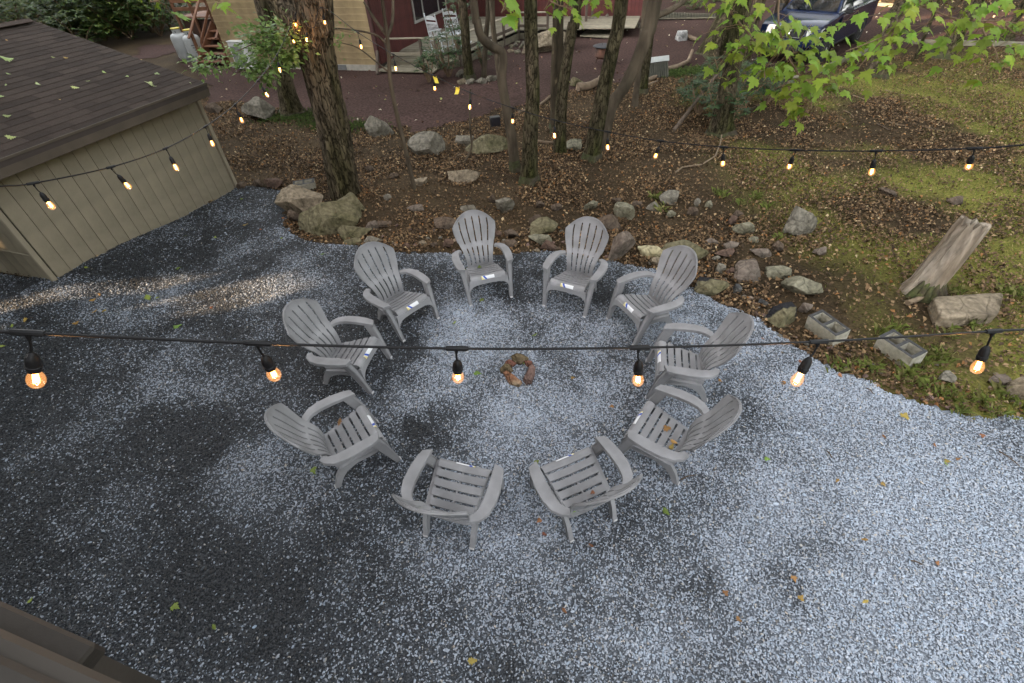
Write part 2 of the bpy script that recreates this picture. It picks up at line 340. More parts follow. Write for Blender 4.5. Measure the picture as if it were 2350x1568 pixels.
# edge-ward chippings thin out among the leaves
base_s = rng.lognormal(0, .28, n) * np.interp(Pz[:, 1], [2, 6, 9], [.0062, .0074, .0104])
SC = np.stack([base_s * rng.uniform(1.0, 1.7, n), base_s * rng.uniform(.65, .95, n), base_s * rng.uniform(.35, .6, n)], -1)
RO = np.stack([rng.normal(0, .35, n), rng.normal(0, .35, n), rng.uniform(0, 6.283, n)], -1)
Pz[:, 2] += .004 + rng.uniform(0, .008, n) + .004 * isp
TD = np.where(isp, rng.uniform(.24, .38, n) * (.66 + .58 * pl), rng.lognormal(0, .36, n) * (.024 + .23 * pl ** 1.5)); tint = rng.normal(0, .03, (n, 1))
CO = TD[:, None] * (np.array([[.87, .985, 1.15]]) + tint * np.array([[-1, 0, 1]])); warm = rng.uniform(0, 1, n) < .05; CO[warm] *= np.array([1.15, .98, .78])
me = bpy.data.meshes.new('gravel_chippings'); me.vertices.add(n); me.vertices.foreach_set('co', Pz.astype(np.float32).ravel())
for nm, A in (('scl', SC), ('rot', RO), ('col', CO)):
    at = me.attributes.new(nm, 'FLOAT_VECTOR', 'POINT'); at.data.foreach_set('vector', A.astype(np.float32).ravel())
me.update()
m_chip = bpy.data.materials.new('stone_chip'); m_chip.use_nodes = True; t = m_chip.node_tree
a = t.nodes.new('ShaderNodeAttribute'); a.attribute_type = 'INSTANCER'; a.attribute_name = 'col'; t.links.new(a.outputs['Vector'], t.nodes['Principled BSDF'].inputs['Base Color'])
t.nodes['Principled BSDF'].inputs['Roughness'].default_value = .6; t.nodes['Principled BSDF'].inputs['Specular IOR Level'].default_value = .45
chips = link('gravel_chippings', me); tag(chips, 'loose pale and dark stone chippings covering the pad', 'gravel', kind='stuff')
ng = bpy.data.node_groups.new('strew', 'GeometryNodeTree'); ng.interface.new_socket('Geometry', in_out='INPUT', socket_type='NodeSocketGeometry'); ng.interface.new_socket('Geometry', in_out='OUTPUT', socket_type='NodeSocketGeometry')
gi = ng.nodes.new('NodeGroupInput'); go = ng.nodes.new('NodeGroupOutput'); ip = ng.nodes.new('GeometryNodeInstanceOnPoints'); ico = ng.nodes.new('GeometryNodeMeshIcoSphere'); ico.inputs['Radius'].default_value = 1; ico.inputs['Subdivisions'].default_value = 1
sm = ng.nodes.new('GeometryNodeSetMaterial'); sm.inputs['Material'].default_value = m_chip
ng.links.new(gi.outputs[0], ip.inputs['Points']); ng.links.new(ico.outputs[0], sm.inputs[0]); ng.links.new(sm.outputs[0], ip.inputs['Instance'])
for nm, so in (('scl', 'Scale'), ('rot', 'Rotation')):
    na = ng.nodes.new('GeometryNodeInputNamedAttribute'); na.data_type = 'FLOAT_VECTOR'; na.inputs[0].default_value = nm; ng.links.new(na.outputs[0], ip.inputs[so])
ng.links.new(ip.outputs[0], go.inputs[0]); chips.modifiers.new('strew', 'NODES').node_group = ng
print('chippings', n)

# --- leaf litter in the woods
def litter(name, N, xr, yr, keepf, size, cols, wts, label, cat, tilt=.45, aspect=.7, dz=.012, trans=0.0):
    X = rng.uniform(*xr, N); Y = rng.uniform(*yr, N); P = np.stack([X, Y, hgt(X, Y) + dz], -1); k = in_view(P, 400) & keepf(X, Y); P = P[k]; n = len(P)
    P[:, 2] += rng.uniform(0, .02, n); s_ = rng.uniform(*size, n); tn = tones(n, cols, wts)
    V, F, T = leaf_cloud(P, s_, rng.uniform(aspect * .7, aspect * 1.2, n)[:, None], tilt, tn, .5)
    o = link(name, np_mesh(name, V, F, leafmat('litter_' + name, lin(1, 1, 1), trans=trans, rough=.8), T)); tag(o, label, cat, kind='stuff'); return o
def k_woods(X, Y):
    P = np.stack([X * 1.1, Y * 1.1, X * 0 + 1], -1); dens = .22 + 1.0 * sstep(.36, .60, fbm(P, 3, 51)); dens = dens * (1 - .40 * moss_mask(X, Y)); 
    return ~pinp(PAD, *jig(X, Y, .35, .22)) & ~in_yard(X, Y) & (rng.uniform(0, 1, len(X)) < dens * np.interp(Y, [4, 9, 14], [1, .85, .6]))
BR = [(.158, .100, .052), (.094, .059, .032), (.25, .168, .090), (.046, .030, .017), (.38, .29, .17), (.22, .105, .038)]
litter('fallen_leaf_litter', 470000, (-10, 17), (1.0, 16.5), k_woods, (.028, .066), BR, (32, 36, 11, 28, 2, 4), 'dry brown leaf litter carpeting the woodland floor', 'leaf litter')
litter('scattered_leaf_litter', 1700, (-14, 24), (12, 28), lambda X, Y: in_yard(X, Y) & (rng.uniform(0, 1, len(X)) < np.interp(Y, [12, 16, 25], [1, .6, .3])), (.06, .12), [(.5, .45, .35), (.32, .25, .16), (.35, .38, .12), (.16, .09, .06)], (30, 25, 12, 40), 'pale and brown leaves sprinkled over the red gravel yard', 'leaf litter', dz=.02)
litter('far_leaf_litter', 9000, (14, 45), (19, 45), lambda X, Y: ~in_yard(X, Y), (.1, .2), BR, (30, 20, 30, 8, 12, 6), 'tan leaf litter on the bank beyond the drive', 'leaf litter')
# --- moss and grass
def grass(name, P, h, cols, wts, label, per=1):
    n = len(P); a = rng.uniform(0, 6.283, n); d = np.stack([np.cos(a), np.sin(a), a * 0], -1); wv = np.stack([-np.sin(a), np.cos(a), a * 0], -1); h = h[:, None]; b = rng.uniform(.3, 1.0, (n, 1))
    V = np.stack([P - wv * .0035, P + wv * .0035, P + d * h * b * .4 + np.array([0, 0, 1]) * h * .7, P + d * h * b + np.array([0, 0, 1]) * h * (1 - .25 * b)], 1).reshape(-1, 3)
    o = np.arange(n)[:, None] * 4; F = np.concatenate([o + np.array([[0, 1, 2]]), o + np.array([[1, 3, 2]])], 0); T = np.repeat(tones(n, cols, wts), 4, 0)
    return tag(link(name, np_mesh(name, V, F, leafmat('grass', lin(1, 1, 1), trans=.3), T)), label, 'grass', kind='stuff')
X = rng.uniform(2.5, 16, 180000); Y = rng.uniform(1.0, 14, 180000); k = (rng.uniform(0, 1, len(X)) < moss_mask(X, Y) * .42) & ~pinp(PAD, X, Y) & ~in_yard(X, Y); P = np.stack([X, Y, hgt(X, Y)], -1)[k]; P = P[in_view(P, 400)]
grass('moss_turf', P, rng.uniform(.02, .06, len(P)), [(.15, .175, .035), (.25, .21, .07), (.10, .14, .025), (.33, .26, .12)], (5, 5, 4, 3), 'thin mossy green and straw turf on the open woodland floor')
TU = [(1090, 690 - 60), (1730, 455), (1757, 476), (1520, 483), (1790, 549), (1650, 445), (1500, 455), (2050, 756), (2020, 765), (2150, 905), (2180, 910), (2245, 920), (2170, 768), (2300, 670), (2330, 680), (2160, 823), (1960, 840), (2090, 850), (2120, 835), (2230, 750), (2290, 905), (2340, 935), (1700, 470), (1655, 452), (1920, 845), (2200, 945), (2280, 950), (2070, 870), (2140, 815), (2000, 850), (2185, 672), (2120, 890)]
PP = []
for x, y in TU:
    c = G(x, y); q = rng.normal(0, .05, (34, 2)) + np.array(c[:2]); PP.append(q)
q = np.concatenate(PP); P = np.stack([q[:, 0], q[:, 1], hgt(q[:, 0], q[:, 1])], -1)
grass('grass_tufts', P, rng.uniform(.05, .14, len(P)), [(.15, .18, .045), (.11, .14, .035), (.20, .19, .075)], (3, 3, 2), 'small fresh green grass tufts along the gravel edge and bank')
cs = [G(1615, 165), G(1570, 168), G(1650, 160), G(1540, 172), G(650, 272), G(740, 285), G(820, 292), G(700, 270)]
q = np.concatenate([rng.normal(0, .28, (650, 2)) * np.array([1.3, .8]) + np.array(c[:2]) for c in cs]); P = np.stack([q[:, 0], q[:, 1], hgt(q[:, 0], q[:, 1])], -1)
grass('yard_grass', P, rng.uniform(.04, .12, len(P)), [(.075, .11, .03), (.05, .075, .022)], (3, 3), 'soft green grass patches where the woods meet the red yard')
# ================================================================ ADIRONDACK CHAIRS
m_pl = rnd_mat('grey_moulded_plastic', lin(.215, .218, .228), .55, .05, scale=4, col2=lin(.190, .192, .199), mix_scale=7, bump=.05, bscale=250, spec=.3)
m_foot = mat('pale_plastic_foot', lin(.42, .42, .43), .5, .05, 5)
def sticker_mat():
    m = bpy.data.materials.new('shop_sticker'); m.use_nodes = True; t = m.node_tree; N = t.nodes; L = t.links; tc = N.new('ShaderNodeTexCoord'); sp = N.new('ShaderNodeSeparateXYZ'); L.new(tc.outputs['Object'], sp.inputs[0])
    r = N.new('ShaderNodeValToRGB'); r.color_ramp.interpolation = 'CONSTANT'; mr = N.new('ShaderNodeMapRange'); mr.inputs[1].default_value = -.085; mr.inputs[2].default_value = .085
    n = N.new('ShaderNodeMath'); n.operation = 'MULTIPLY_ADD'; n.inputs[1].default_value = .8; L.new(sp.outputs[2], n.inputs[0]); neg = N.new('ShaderNodeMath'); neg.operation = 'MULTIPLY'; neg.inputs[1].default_value = -1; L.new(sp.outputs[0], neg.inputs[0]); L.new(neg.outputs[0], n.inputs[2]); off = N.new('ShaderNodeMath'); off.operation = 'ADD'; off.inputs[1].default_value = -.275; L.new(n.outputs[0], off.inputs[0])
    L.new(off.outputs[0], mr.inputs[0]); L.new(mr.outputs[0], r.inputs[0]); e = r.color_ramp.elements; e[0].position = 0; e[0].color = srgb(205, 190, 120); e[1].position = .16; e[1].color = srgb(200, 200, 190)
    for p, c in ((.24, srgb(35, 70, 165)), (.40, srgb(205, 207, 210))): q = e.new(p); q.color = c
    L.new(r.outputs[0], N['Principled BSDF'].inputs['Base Color']); N['Principled BSDF'].inputs['Roughness'].default_value = .3; return m
m_st = sticker_mat()
def back_prof(s):                       # s 0..1 up the back: (y, z, half width, edge curl)
    z = .265 + .665 * s; y = -.185 - .300 * s - .035 * math.sin(math.pi * min(1, s / .45)) * (-1 if s < .45 else 0) * 1.0
    hw = np.interp(s, [0, .15, .33, .5, .7, .82, 1], [.178, .180, .205, .248, .282, .284, .284]); curl = np.interp(s, [0, .4, .8, 1], [.02, .045, .07, .075]); return y, z, hw, curl
def make_chair():
    root = thing('adirondack_chair', 'x', 'chair')
    # --- backrest: six slats fanning from one moulded band
    bk = MB(); y, z, hw, cu = back_prof(.40)
    for xa in (-1, 1): pass
    NS = 26
    def P(u, s, off):                   # u -1..1 across
        y, z, hw, cu = back_prof(s); x = u * hw; yy = y + cu * u * u; return Vector((x, yy - off * .93, z - off * .36))
    band = MB()                          # rear stiffening band of the back
    for s0, s1 in ((.385, .44),):
        V = []; F = []; nu = 12
        for s in (s0, s1):
            for o_ in (.0135, .022):
                for i in range(nu + 1): V.append(P(-1 + 2 * i / nu, s, o_))
        k = nu + 1
        for i in range(nu): F += [(i, i + 1, k * 2 + i + 1, k * 2 + i), (k + i + 1, k + i, k * 3 + i, k * 3 + i + 1), (i + 1, i, k + i, k + i + 1), (2 * k + i, 2 * k + i + 1, 3 * k + i + 1, 3 * k + i)]
        band.add(V, F)
    back = band.build('backrest', m_pl, root, 40)
    for i in range(6):
        u0, u1 = -1 + i / 3, -1 + (i + 1) / 3; mb = MB(); rows = []
        ss = [0, .035, .05, .10, .16, .22, .28, .34, .36, .375, .395, .41, .43, .47, .52, .57, .62, .67, .72, .76, .79]
        um = max(abs(u0), abs(u1)); tops = []
        for s in ss:
            g = .0175 if (.05 <= s <= .36 or .41 <= s) else .0
            rows.append((s, g, False))
        uc = [u0, (u0 + u1) / 2, u1]
        def stop(u): return 1.0 - .215 * abs(u) ** 2.3
        V = []; nr = 0
        for s, g, _ in rows:
            hw = back_prof(s)[2]; du = g / 2 / hw
            us = [u0 + (du if i > 0 else 0), (u0 + u1) / 2, u1 - (du if i < 5 else 0)]; nr += 1
            for off in (0, .013):
                for u in us: V.append(P(u, min(s, stop(u) - .002), off))
        for tt, g in ((.25, .0175), (.5, .0175), (.55, .0), (.85, .0), (1.0, .006)):
            hw = back_prof(.9)[2]; du = g / 2 / hw; us = [u0 + (du if i > 0 else 0), (u0 + u1) / 2, u1 - (du if i < 5 else 0)]; nr += 1
            for off in (0, .013):
                for u in us: V.append(P(u, .79 + (stop(u) - .79) * tt if stop(u) > .79 else .785, off - (.006 if tt == 1 else 0)))
        F = []
        for r in range(nr - 1):
            a = r * 6; b = a + 6
            for q in (0, 1): F += [(a + q, a + q + 1, b + q + 1, b + q), (a + 3 + q + 1, a + 3 + q, b + 3 + q, b + 3 + q + 1)]
            F += [(a + 3, a, b, b + 3), (a + 2, a + 5, b + 5, b + 2)]
        F += [(1, 0, 3, 4), (2, 1, 4, 5)]; a = (nr - 1) * 6; F += [(a, a + 1, a + 4, a + 3), (a + 1, a + 2, a + 5, a + 4)]
        mb.add(V, F).build('slat', m_pl, back, 50)
    rim = MB()                            # rolled rim round the head of the back
    pts = [P(u, stop_(u), .010) for u in np.linspace(-1, 1, 25)] if False else []
    us = list(np.linspace(-1, 1, 29)); pts = [P(-1, .45 + .33 * k / 6, .012) for k in range(6)] + [P(u, 1.0 - .215 * abs(u) ** 2.3, .010) for u in us] + [P(1, .78 - .33 * k / 6, .012) for k in range(6)]
    rim.tube(pts, .0085, 6).build('rim', m_pl, back, 60)
    # --- seat: slats across, a rolled front edge
    seat = MB()
    def sz(y): return .268 + (y + .20) * .215 + .020 * math.sin(max(0, (y + .05)) * 6)
    for sx in (-1, 1): seat.bar((sx * .185, -.19, sz(-.19) - .03), (sx * .215, .22, sz(.22) - .035), .022, .035)
    seat.bar((0, -.19, sz(-.19) - .03), (0, .22, sz(.22) - .035), .016, .03)
    st = seat.build('seat', m_pl, root)
    edges = [-.205, -.125, -.048, .029, .106, .183]
    def slat(y0, y1, extra=None):
        mb = MB(); prof = [(y0, sz(y0)), ((y0 + y1) / 2, sz((y0 + y1) / 2) + .002), (y1, sz(y1))] + (extra or []); k = len(prof); V = []
        nn = 7
        for (y, z) in prof:
            hw = np.interp(y, [-.2, .0, .25], [.178, .205, .232])
            for d in (0, .012):
                for j in range(nn):
                    u = -1 + 2 * j / (nn - 1); V.append((u * hw, y, z - d - .012 * (1 - u * u)))
        F = []; m_ = 2 * nn
        for r in range(k - 1):
            a = r * m_; b = a + m_
            for j in range(nn - 1): F += [(a + j, b + j, b + j + 1, a + j + 1)[::-1], (a + nn + j, a + nn + j + 1, b + nn + j + 1, b + nn + j)[::-1]]
            F += [(a, a + nn, b + nn, b), (a + nn - 1, b + nn - 1, b + 2 * nn - 1, a + 2 * nn - 1)]
        for a, fl in ((0, 1), ((k - 1) * m_, -1)):
            for j in range(nn - 1): F.append((a + j, a + j + 1, a + nn + j + 1, a + nn + j)[::fl])
        mb.add(V, F); return mb
    for a, b in zip(edges[:-1], edges[1:]): slat(a + .0, b - .019).build('slat', m_pl, st, 40)
    slat(.183, .232, [(.250, sz(.23) - .006), (.262, sz(.23) - .022), (.268, sz(.23) - .045)]).build('slat', m_pl, st, 40)
    # --- front apron with arched lower edge
    ap = MB(); arch = [(-.285, .345), (.285, .345), (.285, .13), (.268, .175), (.245, .225), (.205, .258), (.15, .272), (0, .278), (-.15, .272), (-.205, .258), (-.245, .225), (-.268, .175), (-.285, .13)]
    f = lambda o_: (lambda x, z: Vector((x, .262 + o_ + (.345 - z) * .16, z)))
    top = [(-.232, .338), (.232, .338)]
    arch[0:2] = [(-.25, .335), (.25, .335)]
    ap.prism(arch, f(-.012), f(.012)); ap.build('apron', m_pl, root)
    # --- arms
    for sx in (-1, 1):
        cl = [(.318, .222, .512, .043), (.330, .13, .517, .049), (.340, .02, .519, .052), (.340, -.09, .517, .051), (.322, -.18, .512, .045), (.285, -.235, .507, .036), (.238, -.262, .503, .026)]
        V = []; prev = None
        for i, (x, y, z, hw) in enumerate(cl):
            a = Vector(cl[max(0, i - 1)][:2]); b = Vector(cl[min(len(cl) - 1, i + 1)][:2]); d = (b - a).normalized(); nrm = Vector((d.y, -d.x))
            if i == 0: nrm = Vector((-1, .35)).normalized()
            for q, (e, dz_) in enumerate(((1, -.034), (1, -.004), (.93, 0), (-.93, 0), (-1, -.004), (-1, -.034))): V.append((sx * (x + nrm.x * hw * e), y + nrm.y * hw * e, z + dz_))
        k = 6; F = []
        for r in range(len(cl) - 1):
            for j in range(6): F.append((r * 6 + j, r * 6 + (j + 1) % 6, r * 6 + 6 + (j + 1) % 6, r * 6 + 6 + j)[::sx])
        F += [tuple(range(6))[::-sx], tuple((len(cl) - 1) * 6 + j for j in range(6))[::sx]]
        MB().add(V, F).build('arm', m_pl, root, 35)
        # front leg: broad blade tapering to the foot
        V = []
        for (x, y, z, wx, wy) in ((.316, .160, .490, .066, .100), (.300, .215, .350, .058, .098), (.290, .262, .200, .052, .078), (.279, .322, .0, .044, .048)):
            for (a, b) in ((-1, -1), (1, -1), (1, 1), (-1, 1)):
                for (ea, eb) in (((.78, 1), (1, .78)) if a * b > 0 else ((1, .78), (.78, 1))): V.append((sx * (x + a * ea * wx / 2), y + b * eb * wy / 2, z))
        F = [];
        for r in range(3):
            for j in range(8): F.append((r * 8 + j, r * 8 + (j + 1) % 8, r * 8 + 8 + (j + 1) % 8, r * 8 + 8 + j)[::-sx])
        F += [tuple(range(8))[::sx], tuple(24 + j for j in range(8))[::-sx]]
        lg = MB().add(V, F).build('front_leg', m_pl, root, 30)
        MB().box((sx * .279, .342, .016), (.040, .012, .030), None, .004).build('foot', m_foot, lg)
        # side rail running back into the rear leg
        ol = [(.255, .325), (-.17, .238), (-.225, .150), (-.278, 0), (-.228, 0), (-.185, .095), (-.12, .165), (-.02, .200), (.12, .222), (.255, .235)]
        fx = lambda o_: (lambda y, z: Vector((sx * (np.interp(z, [0, .25, .33], [.205, .212, .238]) + .02 * (y > .1) + o_ * np.interp(z, [0, .3], [1.2, 1])), y, z)))
        pr = MB()
        pr.prism(ol if sx > 0 else ol, fx(-.016), fx(.018)); lg = pr.build('rear_leg', m_pl, root)
        MB().box((sx * .206, -.276, .014), (.040, .010, .026), None, .003).build('foot', m_foot, lg)
    # --- paper sticker on the front edge
    y0 = .262
    sk = MB(); V = []
    for j in range(9):
        x = -.085 + .17 * j / 8; dz_ = -.012 * (1 - (x / .23) ** 2)
        for (yy, zz) in ((.2405, sz(.23) - .0015), (.2525, sz(.23) - .0065), (.2645, sz(.23) - .0225), (.2705, sz(.23) - .045)): V.append((x, yy + .0018, zz + dz_ + .0022))
    sk.add(V, [(j * 4 + q, j * 4 + q + 1, j * 4 + 5 + q, j * 4 + 4 + q) for j in range(8) for q in range(3)]).build('sticker', m_st, root)
    return root
CH = {'A': (-.325, 5.363, -75.6), 'B': (.852, 5.03, -119.7), 'C': (1.624, 4.407, -158.4), 'I': (-1.363, 4.78, -44.5), 'E': (-1.823, 3.862, -12.7), 'F': (-1.572, 2.703, 32.5), 'D': (1.763, 3.407, 165.5), 'J': (1.311, 2.541, 142.5), 'G': (-.536, 2.064, 71.5), 'H': (.484, 2.083, 111.5)}
LB = {'A': 'grey plastic garden chair with a green leaf at the back of its seat', 'B': 'grey plastic garden chair standing in front of the upright grey-pink rock', 'C': 'grey plastic garden chair standing in front of the broad mossy slab',
      'I': 'grey plastic garden chair facing the stone ring from the side of the big mossy boulder', 'E': 'grey plastic garden chair second round the ring from the mossy boulder, facing the stones', 'F': 'grey plastic garden chair with one curled brown leaf on the seat edge',
      'D': 'grey plastic garden chair on the side nearest the hollow concrete blocks', 'J': 'grey plastic garden chair with three yellow leaves on its seat', 'G': 'grey plastic garden chair with a bare seat, back towards the house deck', 'H': 'grey plastic garden chair with a tiny red leaf and green leaf on its seat'}
proto = make_chair(); first = True; CHO = {}
for k_, (x, y, a) in CH.items():
    o = proto if first else copy_tree(proto); first = False
    o.location = (x, y, hz(x, y) + .002); o.rotation_euler = (0, 0, R(a - 90)); tag(o, LB[k_], 'chair', 'ring of grey garden chairs'); CHO[k_] = o

# ================================================================ ROCKS
def ico(sub):
    t_ = (1 + 5 ** .5) / 2; V = [(-1, t_, 0), (1, t_, 0), (-1, -t_, 0), (1, -t_, 0), (0, -1, t_), (0, 1, t_), (0, -1, -t_), (0, 1, -t_), (t_, 0, -1), (t_, 0, 1), (-t_, 0, -1), (-t_, 0, 1)]
    F = [(0, 11, 5), (0, 5, 1), (0, 1, 7), (0, 7, 10), (0, 10, 11), (1, 5, 9), (5, 11, 4), (11, 10, 2), (10, 7, 6), (7, 1, 8), (3, 9, 4), (3, 4, 2), (3, 2, 6), (3, 6, 8), (3, 8, 9), (4, 9, 5), (2, 4, 11), (6, 2, 10), (8, 6, 7), (9, 8, 1)]
    V = [np.array(v) / np.linalg.norm(v) for v in V]
    for _ in range(sub):
        cache = {}; NF = []
        def mid(a, b):
            k = (min(a, b), max(a, b))
            if k not in cache: q = V[a] + V[b]; V.append(q / np.linalg.norm(q)); cache[k] = len(V) - 1
            return cache[k]
        for a, b, c in F: x, y, z = mid(a, b), mid(b, c), mid(c, a); NF += [(a, x, z), (b, y, x), (c, z, y), (x, y, z)]
        F = NF
    return np.array(V), np.array(F)
ICO3 = ico(3); ICO4 = ico(4); ICO2 = ico(2)
def rock_mesh(name, dims, m, seed, cuts=14, rough=.05, big=False, yaw=0.0):
    r_ = np.random.default_rng(seed); V, F = (ICO4 if big else ICO3); V = V.copy()
    for k in range(cuts):
        n = r_.normal(size=3); n[2] = n[2] * .8 + .12; n /= np.linalg.norm(n); d = r_.uniform(.38, .74); over = V @ n - d; V = V - np.outer(np.maximum(over, 0) * .97, n)
    V = V * (1 + (fbm(V * 1.7 + seed % 97, 3, seed % 91)[:, None] - .5) * .16) + (fbm(V * 6 + seed % 31, 3, 3)[:, None] - .5) * rough * V * 2
    V = V / np.abs(V).max(0) * np.array(dims) / 2; c, s = math.cos(yaw), math.sin(yaw); V[:, :2] = V[:, :2] @ np.array([[c, s], [-s, c]])
    me = np_mesh(name, V, F, m, None, True); me.set_sharp_from_angle(angle=R(24)); return me
def rmat(name, c1, c2, moss=None, w2=.55): return mat(name, c1, .9, .5, 16, c2, 3.2, 1.0, 15, bdist=.04, spec=.12, w2=w2, mixw=.10, crack=(3.2, .03, .86))
RM = {'grey': rmat('rock_grey', lin(.150, .136, .110), lin(.088, .08, .062)), 'tan': rmat('rock_tan', lin(.19, .155, .11), lin(.12, .098, .07)), 'moss': rmat('rock_mossy', lin(.122, .108, .066), lin(.074, .068, .036)),
      'pink': rmat('rock_pinkish', lin(.135, .108, .088), lin(.085, .072, .058)), 'red': rmat('rock_reddish', lin(.095, .062, .047), lin(.06, .042, .033)), 'brown': rmat('rock_brown', lin(.092, .068, .05), lin(.056, .044, .034)),
      'green': rmat('rock_greenish', lin(.155, .145, .105), lin(.092, .086, .058)), 'pale': rmat('rock_pale', lin(.36, .32, .20), lin(.20, .17, .09), w2=.6), 'dark': rmat('rock_dark', lin(.05, .05, .05), lin(.09, .085, .075))}
def rock(vx, vy, wv, hv, kind, label, group=None, cat='rock', seed=None, flat=.62, yaw=None, big=False, sink=.30, name='rock', lift=0.0, cuts=14):
    """vx, vy = middle of the stone in the picture, wv x hv its size there"""
    seed = seed or int(vx * 7 + vy * 13); p = G(vx, vy + hv * .30); d = depth(p); w_ = wv * 1.12 / FV * d
    el = math.asin(min(1, CAM_H / (Vector(p) - Vector((0, 0, CAM_H))).length)); hm = hv / FV * d
    # split the seen height between depth on the ground and standing height
    dy = w_ * .72; hgt_ = max(.28 * w_, (hm - dy * math.sin(el) * .75) / max(.25, math.cos(el))); hgt_ = min(hgt_, w_ * .95); hgt_ *= 1.12
    yaw = (seed % 62 / 10 - 3.1) * .15 if yaw is None else yaw
    me = rock_mesh(name, (w_ * 1.05, dy * 1.05, hgt_ / (1 - sink)), RM[kind], seed, big=big, yaw=yaw, cuts=cuts)
    o = link(name, me, None, (p.x, p.y + dy * .12, p.z + hgt_ / (1 - sink) * (.5 - sink) + lift)); o.rotation_euler = (0, 0, 0); return tag(o, label, cat, group)
SB = 'small brown stone half buried in leaf litter behind the chair ring'; SBg = 'small brown bank stones'
SG = 'small grey-green stone lying in the leaves on the bank'; SGg = 'small grey-green bank stones'
SP = 'flat pinkish stone lying in dark soil between the mossy slab and the triangular rock'; SPg = 'pinkish stones on the bank'
SR = 'small reddish stone at the gravel edge behind the chairs'; SRg = 'reddish edge stones'
